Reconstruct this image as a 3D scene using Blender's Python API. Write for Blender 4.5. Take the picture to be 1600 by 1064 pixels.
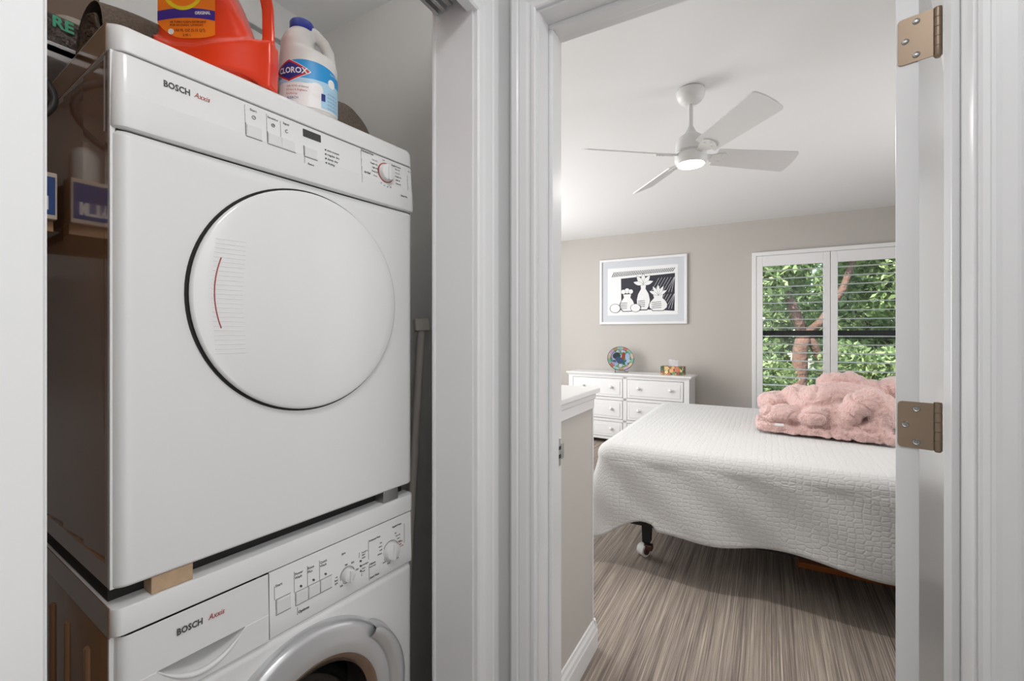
import bpy, bmesh, math, random
import numpy as np
from math import sin, cos, pi, radians, sqrt, atan2
from mathutils import Vector, Matrix, noise

for o in list(bpy.data.objects):
    bpy.data.objects.remove(o)
scene = bpy.context.scene
COL = scene.collection
random.seed(4)
RNG = np.random.RandomState(7)

# ------------------------------------------------------------------ camera, world, lights, exposure
EYE = 1.26
cam = bpy.data.objects.new('camera', bpy.data.cameras.new('camera'))
COL.objects.link(cam)
cam.location = (0, 0, EYE)
cam.rotation_euler = (pi / 2, 0, radians(29.36))
cam.data.sensor_width = 36.0
cam.data.lens = 16.0
cam.data.shift_y = -12.0 / 1600.0
cam.data.clip_start = 0.02
scene.camera = cam

world = bpy.data.worlds.new('daylight'); scene.world = world
world.use_nodes = True
wn = world.node_tree.nodes; wl = world.node_tree.links
sky = wn.new('ShaderNodeTexSky'); sky.sky_type = 'NISHITA'
sky.sun_disc = False; sky.sun_elevation = radians(48); sky.sun_rotation = radians(200)
wl.new(sky.outputs[0], wn['Background'].inputs[0])
wn['Background'].inputs[1].default_value = 0.5


def lamp(name, kind, loc, rot, energy, color=(1, 1, 1), **kw):
    d = bpy.data.lights.new(name, kind)
    d.energy = energy; d.color = color
    for k, v in kw.items():
        setattr(d, k, v)
    o = bpy.data.objects.new(name, d); COL.objects.link(o)
    o.location = loc; o.rotation_euler = rot
    return o


lamp('sun', 'SUN', (0, -4, 8), (radians(46), 0, radians(-24)), 9.0, (1, .96, .88), angle=radians(0.6))
lamp('hall_ceiling_light', 'AREA', (0.12, 0.12, 2.42), (0, 0, 0), 8.0, (1, .998, .995), shape='DISK', size=0.45)
lamp('hall_rear_fill', 'AREA', (0.0, -2.2, 1.45), (radians(90), 0, 0), 3.2, (1, .998, .995), shape='RECTANGLE', size=1.0, size_y=1.7)  # fill lamp added at the hall end, no window there
lamp('closet_front_fill', 'AREA', (0.49, .08, 1.3), (0, radians(90), 0), 5.2, (1, .998, .995), shape='RECTANGLE', size=1.7, size_y=0.9)  # unseen fill added opposite the closet to light its interior
lamp('closet_inner_fill', 'AREA', (-.735, .50, 2.14), (0, radians(150), 0), 3.6, (1, .995, .985), shape='RECTANGLE', size=.10, size_y=.7)  # lamp added behind the header to brighten the closet ceiling
lamp('bedroom_right_fill', 'AREA', (1.72, 3.0, 1.45), (0, radians(90), 0), 15.0, (.98, .99, 1), shape='RECTANGLE', size=1.5, size_y=.9)  # fill added at the right wall in place of unseen daylight
lamp('bedroom_left_fill', 'AREA', (-3.1, 3.3, 1.5), (0, radians(-90), 0), 88.0, (.98, .99, 1), shape='RECTANGLE', size=1.6, size_y=2.4)  # broad fill added on the left to lift the bedroom ambient

scene.view_settings.view_transform = 'Standard'
scene.view_settings.look = 'None'
scene.view_settings.gamma = 1.0
scene.view_settings.use_curve_mapping = False
scene.view_settings.exposure = 0.0

# ------------------------------------------------------------------ helpers


def srgb(r, g, b):
    f = lambda c: (c / 255 / 12.92) if c / 255 <= .04045 else ((c / 255 + .055) / 1.055) ** 2.4
    return (f(r), f(g), f(b), 1.0)


def mat(name, color, rough=.5, metal=0.0, coat=0.0, bump=None, var=None, spec=.5, emit=None, sheen=0, trans=0, alpha=None):
    m = bpy.data.materials.new(name); m.use_nodes = True
    nt = m.node_tree; n = nt.nodes; l = nt.links
    b = n['Principled BSDF']
    c = color if len(color) == 4 else (*color, 1)
    b.inputs['Base Color'].default_value = c
    b.inputs['Roughness'].default_value = rough
    b.inputs['Metallic'].default_value = metal
    b.inputs['Coat Weight'].default_value = coat
    b.inputs['Coat Roughness'].default_value = .05
    b.inputs['Specular IOR Level'].default_value = spec
    if sheen:
        b.inputs['Sheen Weight'].default_value = sheen
    if trans:
        b.inputs['Transmission Weight'].default_value = trans
    if emit:
        b.inputs['Emission Color'].default_value = (*emit[:3], 1)
        b.inputs['Emission Strength'].default_value = emit[3]
    tc = n.new('ShaderNodeTexCoord')
    if var:                         # (scale, amount)
        t = n.new('ShaderNodeTexNoise'); t.inputs['Scale'].default_value = var[0]; t.inputs['Detail'].default_value = 5
        l.new(tc.outputs['Object'], t.inputs['Vector'])
        mx = n.new('ShaderNodeMix'); mx.data_type = 'RGBA'
        k = var[1]
        mx.inputs['A'].default_value = (c[0] * (1 - k), c[1] * (1 - k), c[2] * (1 - k), 1)
        mx.inputs['B'].default_value = (min(1, c[0] * (1 + k)), min(1, c[1] * (1 + k)), min(1, c[2] * (1 + k)), 1)
        l.new(t.outputs['Fac'], mx.inputs['Factor']); l.new(mx.outputs['Result'], b.inputs['Base Color'])
    if bump:                        # (scale, strength, distance)
        t = n.new('ShaderNodeTexNoise'); t.inputs['Scale'].default_value = bump[0]; t.inputs['Detail'].default_value = 3
        l.new(tc.outputs['Object'], t.inputs['Vector'])
        bp = n.new('ShaderNodeBump'); bp.inputs['Strength'].default_value = bump[1]; bp.inputs['Distance'].default_value = bump[2]
        l.new(t.outputs['Fac'], bp.inputs['Height']); l.new(bp.outputs['Normal'], b.inputs['Normal'])
    return m


def tag(o, label=None, cat=None, group=None, kind=None):
    if label: o['label'] = label
    if cat: o['category'] = cat
    if group: o['group'] = group
    if kind: o['kind'] = kind
    return o


def link_mesh(name, me, m, parent=None, smooth=None, angle=35):
    if smooth is True:
        me.shade_smooth()
    elif smooth == 'auto':
        me.shade_smooth()
        try:
            me.set_sharp_from_angle(angle=radians(angle))
        except Exception:
            pass
    if m is not None:
        for k in (m if isinstance(m, (list, tuple)) else [m]):
            me.materials.append(k)
    o = bpy.data.objects.new(name, me); COL.objects.link(o)
    if parent is not None:
        o.parent = parent
    return o


def obj(name, bm, m, parent=None, smooth=None, angle=35, recalc=True):
    if recalc:
        bmesh.ops.recalc_face_normals(bm, faces=bm.faces[:])
    me = bpy.data.meshes.new(name); bm.to_mesh(me); bm.free()
    return link_mesh(name, me, m, parent, smooth, angle)


def empty(name, loc=(0, 0, 0), rz=0, parent=None):
    o = bpy.data.objects.new(name, None); COL.objects.link(o)
    o.location = loc; o.rotation_euler = (0, 0, rz); o.empty_display_size = .1
    if parent is not None: o.parent = parent
    return o


def thing(name, label, cat, loc=(0, 0, 0), rz=0, group=None):
    return tag(empty(name, loc, rz), label, cat, group)


def struct(name, bm, m, label, cat=None, parent=None, smooth=None):
    o = obj(name, bm, m, parent, smooth)
    return tag(o, label, cat, kind='structure')


def box(bm, x0, x1, y0, y1, z0, z1, bev=0, seg=2):
    vs = [bm.verts.new((x, y, z)) for x in (x0, x1) for y in (y0, y1) for z in (z0, z1)]
    q = [(0, 1, 3, 2), (4, 6, 7, 5), (0, 4, 5, 1), (2, 3, 7, 6), (0, 2, 6, 4), (1, 5, 7, 3)]
    fs = [bm.faces.new([vs[i] for i in f]) for f in q]
    if bev:
        es = list({e for f in fs for e in f.edges})
        bmesh.ops.bevel(bm, geom=es, offset=bev, segments=seg, affect='EDGES', profile=.5)
    return bm


def nb():
    return bmesh.new()


def bx(*a, **k):
    return box(nb(), *a, **k)


def prism(bm, pts, fa, fb):
    """close 2-D outline pts mapped by fa and fb to two end caps"""
    a = [bm.verts.new(fa(p)) for p in pts]; b = [bm.verts.new(fb(p)) for p in pts]
    n = len(pts)
    bm.faces.new(a); bm.faces.new(b[::-1])
    for i in range(n):
        bm.faces.new((a[i], a[(i + 1) % n], b[(i + 1) % n], b[i]))
    return bm


def cyl(bm, p0, p1, r0, r1=None, n=20, cap=True):
    r1 = r0 if r1 is None else r1
    p0 = Vector(p0); p1 = Vector(p1); d = (p1 - p0).normalized()
    u = d.orthogonal().normalized(); w = d.cross(u)
    A = [bm.verts.new(p0 + (u * cos(2 * pi * i / n) + w * sin(2 * pi * i / n)) * r0) for i in range(n)]
    B = [bm.verts.new(p1 + (u * cos(2 * pi * i / n) + w * sin(2 * pi * i / n)) * r1) for i in range(n)]
    for i in range(n):
        bm.faces.new((A[i], A[(i + 1) % n], B[(i + 1) % n], B[i]))
    if cap:
        bm.faces.new(A[::-1]); bm.faces.new(B)
    return bm


def tube(bm, pts, rads, n=12, cap=True):
    pts = [Vector(p) for p in pts]
    if not isinstance(rads, (list, tuple)): rads = [rads] * len(pts)
    rings = []; u = None
    for i, p in enumerate(pts):
        d = (pts[min(i + 1, len(pts) - 1)] - pts[max(i - 1, 0)]).normalized()
        u = d.orthogonal().normalized() if u is None else (u - d * u.dot(d)).normalized()
        w = d.cross(u)
        rings.append([bm.verts.new(p + (u * cos(2 * pi * k / n) + w * sin(2 * pi * k / n)) * rads[i]) for k in range(n)])
    for a, b in zip(rings, rings[1:]):
        for k in range(n):
            bm.faces.new((a[k], a[(k + 1) % n], b[(k + 1) % n], b[k]))
    if cap:
        bm.faces.new(rings[0][::-1]); bm.faces.new(rings[-1])
    return bm


def lathe(bm, prof, c=(0, 0, 0), axis='z', n=40, a0=0, a1=2 * pi, cap=True):
    """prof: list of (radius, height along axis); axis 'z' or 'y' (-y outward)"""
    full = abs(a1 - a0 - 2 * pi) < 1e-6
    m = n if full else n + 1
    rings = []
    for r, h in prof:
        ring = []
        for k in range(m):
            t = a0 + (a1 - a0) * k / n
            if axis == 'z': p = (c[0] + r * cos(t), c[1] + r * sin(t), c[2] + h)
            else: p = (c[0] + r * cos(t), c[1] - h, c[2] + r * sin(t))
            ring.append(bm.verts.new(p))
        rings.append(ring)
    for a, b in zip(rings, rings[1:]):
        for k in range(n):
            k2 = (k + 1) % m
            try: bm.faces.new((a[k], a[k2], b[k2], b[k]))
            except ValueError: pass
    for ring, r in ((rings[0], prof[0][0]), (rings[-1], prof[-1][0])):
        if cap and full and r > 1e-5:
            try: bm.faces.new(ring)
            except ValueError: pass
    bmesh.ops.remove_doubles(bm, verts=bm.verts[:], dist=1e-6)
    return bm


def grid(bm, f, nu, nv, closed_u=False):
    vs = [[bm.verts.new(f(i / nu, j / nv)) for j in range(nv + 1)] for i in range(nu if closed_u else nu + 1)]
    N = len(vs)
    for i in range(nu):
        for j in range(nv):
            a = vs[i]; b = vs[(i + 1) % N]
            bm.faces.new((a[j], b[j], b[j + 1], a[j + 1]))
    return vs


def eval_mesh(o):
    dg = bpy.context.evaluated_depsgraph_get()
    return bpy.data.meshes.new_from_object(o.evaluated_get(dg))


def text_mesh(s, size, extrude=.0002, bold=0, shear=0, align='LEFT', sx=1.0):
    cu = bpy.data.curves.new('lettering', 'FONT'); cu.body = s; cu.size = size; cu.extrude = extrude
    cu.offset = bold; cu.shear = shear; cu.align_x = align; cu.resolution_u = 2
    o = bpy.data.objects.new('lettering', cu); COL.objects.link(o)
    bpy.context.view_layer.update()
    me = eval_mesh(o)
    bpy.data.objects.remove(o)
    if sx != 1:
        for v in me.vertices: v.co.x *= sx
    return me


def text(s, size, m, parent, loc, rot=(pi / 2, 0, 0), name='lettering', **k):
    me = text_mesh(s, size, **k)
    o = link_mesh(name, me, m, parent)
    o.location = loc; o.rotation_euler = rot
    return o


def remesh(bm, voxel, smooth_it=4, name='body'):
    me = bpy.data.meshes.new('t'); bm.to_mesh(me); bm.free()
    o = bpy.data.objects.new('t', me); COL.objects.link(o)
    md = o.modifiers.new('r', 'REMESH'); md.mode = 'VOXEL'; md.voxel_size = voxel
    sm = o.modifiers.new('s', 'SMOOTH'); sm.factor = .5; sm.iterations = smooth_it
    bpy.context.view_layer.update()
    r = eval_mesh(o); bpy.data.objects.remove(o); r.shade_smooth(); r.name = name
    return r


def smoothstep(a, b, x):
    t = max(0, min(1, (x - a) / (b - a))); return t * t * (3 - 2 * t)


# ------------------------------------------------------------------ materials
M = {}
M['trim'] = mat('trim_paint', (.78, .78, .785), .32, coat=.15)
M['hall_wall'] = mat('hall_wall_paint', (.68, .68, .68), .75, bump=(180, .08, .002))
M['closet_wall'] = mat('closet_wall_paint', (.66, .655, .64), .8, bump=(160, .1, .002), var=(2.2, .08))
M['closet_dark'] = mat('closet_wood_panel', srgb(190, 150, 112), .55, var=(5, .25))
M['bed_wall'] = mat('bedroom_wall_paint', srgb(189, 184, 178), .8, bump=(160, .06, .002))
M['ceiling'] = mat('ceiling_paint', (.84, .84, .84), .9)
M['white_app'] = mat('white_enamel', (.80, .80, .795), .30, coat=.25)
M['white_lid'] = mat('white_lid_plastic', (.79, .79, .785), .4)
M['white_door'] = mat('white_gloss_door', (.82, .82, .815), .16, coat=.5)
M['app_side_shaded'] = mat('shaded_side_enamel', srgb(146, 110, 80), .12, coat=.65)  # brown painted in for dim light and reflections on white enamel
M['black'] = mat('black_gap', (.012, .011, .010), .7)
M['dark'] = mat('dark_grey', (.05, .05, .05), .5)
M['ink'] = mat('grey_ink', (.075, .075, .08), .6)
M['ink_light'] = mat('pale_grey_ink', (.30, .30, .31), .6)
M['red_ink'] = mat('red_ink', srgb(170, 70, 62), .6)
M['silver'] = mat('silver_plastic', (.62, .62, .63), .28, metal=.55)
M['button'] = mat('button_plastic', (.76, .76, .755), .35)
M['wood'] = mat('pale_plywood', srgb(186, 158, 128), .7, var=(60, .25))
M['board'] = mat('orange_wood', srgb(165, 92, 38), .45, var=(14, .3))
M['orange'] = mat('orange_plastic', srgb(232, 62, 26), .24, coat=.25)
M['bleach'] = mat('white_plastic_bottle', srgb(226, 223, 218), .35)
M['blue_cap'] = mat('blue_cap', srgb(42, 58, 160), .35)
M['brass'] = mat('satin_nickel_brass', srgb(158, 138, 118), .38, metal=.45)
M['steel'] = mat('steel', (.45, .45, .44), .35, metal=.9)
M['chrome'] = mat('track_metal', (.62, .62, .62), .3, metal=.8)
M['mat_roll'] = mat('taupe_fabric', srgb(118, 106, 94), .9, bump=(420, .9, .003), var=(230, .75))
M['mat_end'] = mat('pale_roll_end', srgb(190, 184, 174), .9, bump=(260, .5, .002))
M['print_dark'] = mat('print_ink', srgb(38, 38, 50), .6)
M['print_paper'] = mat('print_paper', srgb(232, 232, 232), .7)
M['mat_board'] = mat('grey_mat_board', srgb(202, 205, 210), .8)
M['fan_white'] = mat('fan_white', (.74, .74, .73), .4)
M['fan_blade'] = mat('fan_blade_white', (.74, .74, .74), .45)
M['fan_lamp'] = mat('fan_lamp_glow', (1, .95, .85), .4, emit=(1, .88, .70, 9))
M['furn'] = mat('white_furniture_paint', (.80, .80, .80), .35)
M['bronze'] = mat('dark_window_metal', (.018, .017, .016), .5)
M['shutter'] = mat('shutter_paint', (.84, .84, .84), .35)
M['caster'] = mat('caster_white', (.72, .72, .70), .5)
M['caster_brown'] = mat('caster_brown', srgb(72, 46, 30), .4)
M['tissue'] = mat('tissue_paper', (.86, .86, .88), .8)


def carpet():
    m = mat('striped_carpet', (.2, .17, .15), .95)
    n = m.node_tree.nodes; l = m.node_tree.links; b = n['Principled BSDF']
    tc = n.new('ShaderNodeTexCoord')

    def nz(scale, sc, detail=2, rough=.6):
        mp = n.new('ShaderNodeMapping'); mp.inputs['Scale'].default_value = sc
        l.new(tc.outputs['Object'], mp.inputs['Vector'])
        t = n.new('ShaderNodeTexNoise'); t.inputs['Scale'].default_value = scale
        t.inputs['Detail'].default_value = detail; t.inputs['Roughness'].default_value = rough
        l.new(mp.outputs[0], t.inputs['Vector']); return t.outputs['Fac']
    fine = nz(1, (185, 1.6, 1), 3, .78); broad = nz(1, (26, .35, 1), 2)
    pile = nz(1, (420, 260, 300), 2)

    def math_(op, a, bb):
        k = n.new('ShaderNodeMath'); k.operation = op
        for i, v in enumerate((a, bb)):
            if isinstance(v, (int, float)): k.inputs[i].default_value = v
            else: l.new(v, k.inputs[i])
        return k.outputs[0]
    s = math_('ADD', math_('MULTIPLY', fine, .62), math_('ADD', math_('MULTIPLY', broad, .26), math_('MULTIPLY', pile, .12)))
    r = n.new('ShaderNodeValToRGB')
    e = r.color_ramp.elements
    e[0].position = .34; e[0].color = srgb(84, 76, 73)
    e[1].position = .66; e[1].color = srgb(196, 184, 170)
    k = e.new(.47); k.color = srgb(132, 121, 114)
    k = e.new(.55); k.color = srgb(163, 151, 139)
    l.new(s, r.inputs[0]); l.new(r.outputs[0], b.inputs['Base Color'])
    bp = n.new('ShaderNodeBump'); bp.inputs['Strength'].default_value = .6; bp.inputs['Distance'].default_value = .006
    l.new(math_('ADD', pile, math_('MULTIPLY', fine, .8)), bp.inputs['Height']); l.new(bp.outputs['Normal'], b.inputs['Normal'])
    b.inputs['Specular IOR Level'].default_value = .1
    return m


M['carpet'] = carpet()


def quilt():
    m = mat('quilted_cotton', (.60, .598, .592), .9, sheen=.15)
    n = m.node_tree.nodes; l = m.node_tree.links; b = n['Principled BSDF']
    uv = n.new('ShaderNodeUVMap')
    mp = n.new('ShaderNodeMapping'); mp.inputs['Scale'].default_value = (1, 1.45, 1)
    l.new(uv.outputs[0], mp.inputs['Vector'])
    br = n.new('ShaderNodeTexVoronoi'); br.feature = 'DISTANCE_TO_EDGE'; br.voronoi_dimensions = '2D'
    br.inputs['Scale'].default_value = 33; br.inputs['Randomness'].default_value = .45
    l.new(mp.outputs[0], br.inputs['Vector'])
    inv = n.new('ShaderNodeMapRange'); inv.interpolation_type = 'SMOOTHSTEP'; inv.inputs['From Max'].default_value = .22
    l.new(br.outputs['Distance'], inv.inputs['Value'])
    n2 = n.new('ShaderNodeTexNoise'); n2.inputs['Scale'].default_value = 110; l.new(uv.outputs[0], n2.inputs['Vector'])
    ma = n.new('ShaderNodeMath'); ma.operation = 'MULTIPLY_ADD'; ma.inputs[1].default_value = .35
    l.new(n2.outputs['Fac'], ma.inputs[0]); l.new(inv.outputs['Result'], ma.inputs[2])
    bp = n.new('ShaderNodeBump'); bp.inputs['Strength'].default_value = .30; bp.inputs['Distance'].default_value = .007
    l.new(ma.outputs[0], bp.inputs['Height']); l.new(bp.outputs['Normal'], b.inputs['Normal'])
    b.inputs['Specular IOR Level'].default_value = .1
    return m


M['quilt'] = quilt()
M['pink'] = mat('pink_plush', srgb(226, 188, 182), .95, bump=(150, .9, .012), var=(14, .10), sheen=.6, spec=.05)
M['pastel'] = mat('pastel_fabric', srgb(220, 200, 196), .9, bump=(90, .4, .004))


def patterned(name, cols, scale, rough=.4):
    m = mat(name, (.5, .5, .5), rough)
    n = m.node_tree.nodes; l = m.node_tree.links; b = n['Principled BSDF']
    tc = n.new('ShaderNodeTexCoord')
    v = n.new('ShaderNodeTexVoronoi'); v.inputs['Scale'].default_value = scale
    l.new(tc.outputs['Object'], v.inputs['Vector'])
    sp = n.new('ShaderNodeSeparateColor'); l.new(v.outputs['Color'], sp.inputs[0])
    r = n.new('ShaderNodeValToRGB'); r.color_ramp.interpolation = 'CONSTANT'
    e = r.color_ramp.elements
    for i, c in enumerate(cols):
        k = e[i] if i < 2 else e.new(i / len(cols))
        k.position = i / len(cols); k.color = srgb(*c)
    l.new(sp.outputs[0], r.inputs[0]); l.new(r.outputs[0], b.inputs['Base Color'])
    return m


def glass(name, tint=(1, 1, 1), gloss=.06):
    m = bpy.data.materials.new(name); m.use_nodes = True
    nt = m.node_tree; nt.nodes.clear()
    o = nt.nodes.new('ShaderNodeOutputMaterial'); mx = nt.nodes.new('ShaderNodeMixShader')
    t = nt.nodes.new('ShaderNodeBsdfTransparent'); g = nt.nodes.new('ShaderNodeBsdfGlossy')
    t.inputs[0].default_value = (*tint, 1); g.inputs['Roughness'].default_value = .02
    mx.inputs[0].default_value = gloss
    nt.links.new(t.outputs[0], mx.inputs[1]); nt.links.new(g.outputs[0], mx.inputs[2]); nt.links.new(mx.outputs[0], o.inputs[0])
    return m


M['glass'] = glass('window_glass', (.97, .98, .97), .05)
M['porthole'] = glass('porthole_glass', (.42, .40, .39), .12)


def leaf_mat(name, c0, c1):
    m = bpy.data.materials.new(name); m.use_nodes = True
    n = m.node_tree.nodes; l = m.node_tree.links; b = n['Principled BSDF']
    at = n.new('ShaderNodeAttribute'); at.attribute_name = 'shade'
    r = n.new('ShaderNodeValToRGB'); e = r.color_ramp.elements
    e[0].color = srgb(*c0); e[1].color = srgb(*c1)
    l.new(at.outputs['Fac'], r.inputs[0]); l.new(r.outputs[0], b.inputs['Base Color'])
    b.inputs['Roughness'].default_value = .5
    tr = n.new('ShaderNodeBsdfTranslucent'); l.new(r.outputs[0], tr.inputs[0])
    mx = n.new('ShaderNodeMixShader'); mx.inputs[0].default_value = .4
    l.new(b.outputs[0], mx.inputs[1]); l.new(tr.outputs[0], mx.inputs[2])
    l.new(mx.outputs[0], n['Material Output'].inputs[0])
    return m


M['leaf'] = leaf_mat('leaf_green', (92, 120, 72), (192, 208, 150))
M['leaf_dark'] = leaf_mat('leaf_dark_green', (92, 120, 76), (172, 192, 134))
M['bark'] = mat('red_brown_bark', srgb(118, 90, 78), .9, bump=(14, .9, .04), var=(6, .3))
M['grass'] = mat('grass', srgb(92, 120, 60), .95, var=(3, .4))

# ------------------------------------------------------------------ the shell
CL_X, CL_BACK, CL_END = -.60, -1.53, 1.20          # closet front wall face, back wall, end wall
OPEN0, OPEN1, OPEN_H = .161, .878, 2.052           # closet opening along y, head height
DOOR_L, DOOR_R, DOOR_H = -.487, .287, 2.043        # bedroom doorway
WY0, WY1 = 1.0, 1.137                              # door wall
BACK = 5.425; CEIL = 2.44
WIN0, WIN1, WINZ0, WINZ1 = -.11, 1.17, .43, 2.06

fl = struct('floor', bx(-3.3, 1.75, WY0, BACK, -.06, 0), M['carpet'], 'grey brown carpet with fine stripes in the bedroom', 'floor')
struct('floor.001', bx(-1.65, .6, -2.3, WY0, -.06, 0), M['carpet'], 'carpeted hall and closet floor before the bedroom door', 'floor')
struct('ceiling', bx(-3.3, 1.75, WY0, BACK + .1, CEIL, CEIL + .1), M['ceiling'], 'white bedroom ceiling with the fan on it', 'ceiling')
struct('ceiling.001', bx(-1.65, .6, -2.3, WY0, CEIL, CEIL + .1), M['ceiling'], 'white ceiling over the hall and laundry closet', 'ceiling')
# closet front wall with its opening
struct('wall_left', box(box(bx(CL_X - .1135, CL_X, OPEN1 + .018, WY0, 0, CEIL), CL_X - .1135, CL_X, OPEN0 - .018, OPEN1 + .018, OPEN_H + .018, CEIL),
                        CL_X - .1135, CL_X, -2.3, OPEN0 - .018, 0, CEIL), M['hall_wall'], 'grey hall wall around the laundry closet opening', 'wall')
struct('wall_closet_back', bx(CL_BACK - .1, CL_BACK, -.3, CL_END + .1, 0, CEIL), M['closet_wall'], 'grey back wall of the laundry closet behind the dryer', 'wall')
struct('wall_closet_right', bx(CL_BACK, CL_X - .0, CL_END, CL_END + .1, 0, CEIL), M['closet_wall'], 'grey side wall right of the stacked machines', 'wall')
struct('wall_closet_left', bx(CL_BACK, CL_X - .1135, -.22, -.12, 0, CEIL), M['closet_dark'], 'dark brown side of the closet left of the dryer', 'wall')
struct('wall_right', bx(.5, .6, -2.3, WY0, 0, CEIL), M['hall_wall'], 'grey hall wall to the right of the doorway', 'wall')
struct('wall_rear', bx(-.7, .6, -2.4, -2.3, 0, CEIL), M['hall_wall'], 'grey wall at the near end of the hall', 'wall')
struct('wall_doorway', box(box(bx(CL_X, DOOR_L - .018, WY0, WY1, 0, CEIL), DOOR_R + .018, 1.75, WY0, WY1, 0, CEIL),
                           DOOR_L - .018, DOOR_R + .018, WY0, WY1, DOOR_H + .018, CEIL), M['hall_wall'], 'grey wall that holds the bedroom doorway', 'wall')
struct('wall_left_bedroom', bx(-3.4, -3.3, WY0, BACK, 0, CEIL), M['bed_wall'], 'beige bedroom wall past the dresser, out of view', 'wall')
struct('wall_stair', bx(-3.3, CL_X - .0, CL_END + .1, CL_END + .16, 0, CEIL), M['bed_wall'], 'beige bedroom wall behind the laundry closet', 'wall')
struct('wall_right_bedroom', bx(1.75, 1.85, WY0, BACK, 0, CEIL), M['bed_wall'], 'beige bedroom wall at the head of the bed', 'wall')
bm = nb()
box(bm, -3.3, WIN0, BACK, BACK + .14, 0, CEIL); box(bm, WIN1, 1.75, BACK, BACK + .14, 0, CEIL)
box(bm, WIN0, WIN1, BACK, BACK + .14, 0, WINZ0); box(bm, WIN0, WIN1, BACK, BACK + .14, WINZ1, CEIL)
struct('wall_back', bm, M['bed_wall'], 'warm grey bedroom wall with the framed print and window', 'wall')

# pony wall, its cap and baseboard
PX = -.61
struct('wall_pony', bx(PX - .12, PX, WY1, 1.735, 0, 1.0), M['bed_wall'], 'beige half height wall just inside the bedroom door', 'wall')
bm = nb()
box(bm, PX - .15, PX + .024, WY1, 1.765, 1.022, 1.042, .004)
box(bm, PX - .14, PX + .012, WY1, 1.750, .998, 1.022, .006)
box(bm, PX - .002, PX + .008, WY1, 1.742, .962, .998, .003)
struct('trim_1', bm, M['trim'], 'white moulded ledge capping the half height wall', 'ledge')
struct('trim_2', bx(PX - .126, PX + .004, 1.733, 1.743, 0, 1.0, bev=.002), M['trim'], 'white end board on the half height wall', 'trim')


def base_profile(h=.115, t=.016):
    return [(0, 0), (t, 0), (t, h * .62), (t * .85, h * .68), (t * .75, h * .80), (t * .45, h * .90), (t * .35, h), (0, h)]


bm = nb()
prism(bm, base_profile(), lambda p: (PX + p[0], WY1, p[1]), lambda p: (PX + p[0], 1.757, p[1]))
prism(bm, base_profile(), lambda p: (PX - .12, 1.741 + p[0], p[1]), lambda p: (PX + .012, 1.741 + p[0], p[1]))
struct('baseboard_left', bm, M['trim'], 'white baseboard along the half height wall', 'baseboard')
bm = nb()
prism(bm, base_profile(), lambda p: (-3.3, BACK - p[0], p[1]), lambda p: (1.75, BACK - p[0], p[1]))
struct('baseboard_back', bm, M['trim'], 'white baseboard under the bedroom window wall', 'baseboard')

# casing profile: (distance from the opening edge, projection from the wall)
CAS = [(.005, 0), (.005, .009), (.008, .012), (.016, .012), (.019, .009), (.024, .0095), (.030, .012), (.046, .0145), (.050, .0135), (.054, .0165), (.066, .018), (.071, .016), (.071, 0)]
CASW = [(.006, 0), (.006, .010), (.010, .014), (.018, .014), (.021, .011), (.027, .0115), (.036, .014), (.058, .0165), (.062, .0155), (.067, .019), (.084, .020), (.088, .017), (.088, 0)]


def casing(bm, prof, yL, yR, head, f, profL=None):
    """mitred three-sided casing; f(s, out, z) -> world, s along the wall"""
    for side, e in ((-1, yL), (1, yR)):
        if e is None: continue
        prism(bm, (profL or prof) if side < 0 else prof, lambda p: f(e + side * p[0], p[1], 0), lambda p: f(e + side * p[0], p[1], head + p[0]))
    prism(bm, prof, lambda p: f(yL - p[0], p[1], head + p[0]), lambda p: f(yR + p[0], p[1], head + p[0]))
    return bm


CASF = [(.004, 0), (.004, .010), (.006, .012), (.130, .012), (.130, 0)]
bm = casing(nb(), CASW, OPEN0, OPEN1, 2.006, lambda s, o, z: (CL_X + o, s, z), CASF)
struct('trim_3', bm, M['trim'], 'white moulded casing around the laundry closet opening', 'trim')
bm = nb()
box(bm, CL_X - .1135, CL_X, OPEN1, OPEN1 + .018, 0, OPEN_H + .018); box(bm, CL_X - .1135, CL_X, OPEN0 - .018, OPEN0, 0, OPEN_H + .018)
box(bm, CL_X - .1135, CL_X, OPEN0, OPEN1, OPEN_H, OPEN_H + .018)
box(bm, CL_X - .014, CL_X, OPEN0, OPEN1, 2.012, OPEN_H)
box(bm, CL_X - .1175, CL_X - .1075, OPEN1 - .004, OPEN1 + .02, 0, OPEN_H, .003)
struct('trim_4', bm, M['trim'], 'white jamb lining of the laundry closet opening', 'trim')
struct('trim_5', casing(nb(), CAS, DOOR_L, DOOR_R, DOOR_H, lambda s, o, z: (s, WY0 - o, z)), M['trim'], 'white fluted casing around the bedroom doorway', 'trim')
bm = nb()
for x0, x1, sgn in ((DOOR_L - .018, DOOR_L, 1), (DOOR_R, DOOR_R + .018, -1)):
    box(bm, x0, x1, WY0, WY1, 0, DOOR_H + .018)
    xi = DOOR_L if sgn > 0 else DOOR_R
    box(bm, min(xi, xi + sgn * .0115), max(xi, xi + sgn * .0115), WY0 + .055, WY0 + .096, 0, DOOR_H - .0125, .002)
box(bm, DOOR_L, DOOR_R, WY0, WY1, DOOR_H, DOOR_H + .018)
box(bm, DOOR_L, DOOR_R, WY0 + .055, WY0 + .096, DOOR_H - .0115, DOOR_H, .002)
fr = struct('trim_6', bm, M['trim'], 'white door jamb and stop of the bedroom doorway', 'trim')
bm = nb(); box(bm, DOOR_L, DOOR_L + .0025, 1.108, 1.130, .905, .978, .001); box(bm, DOOR_L, DOOR_L + .003, 1.130, 1.150, .92, .962, .001)
sp = obj('strike_plate', bm, M['steel'], fr)
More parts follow.
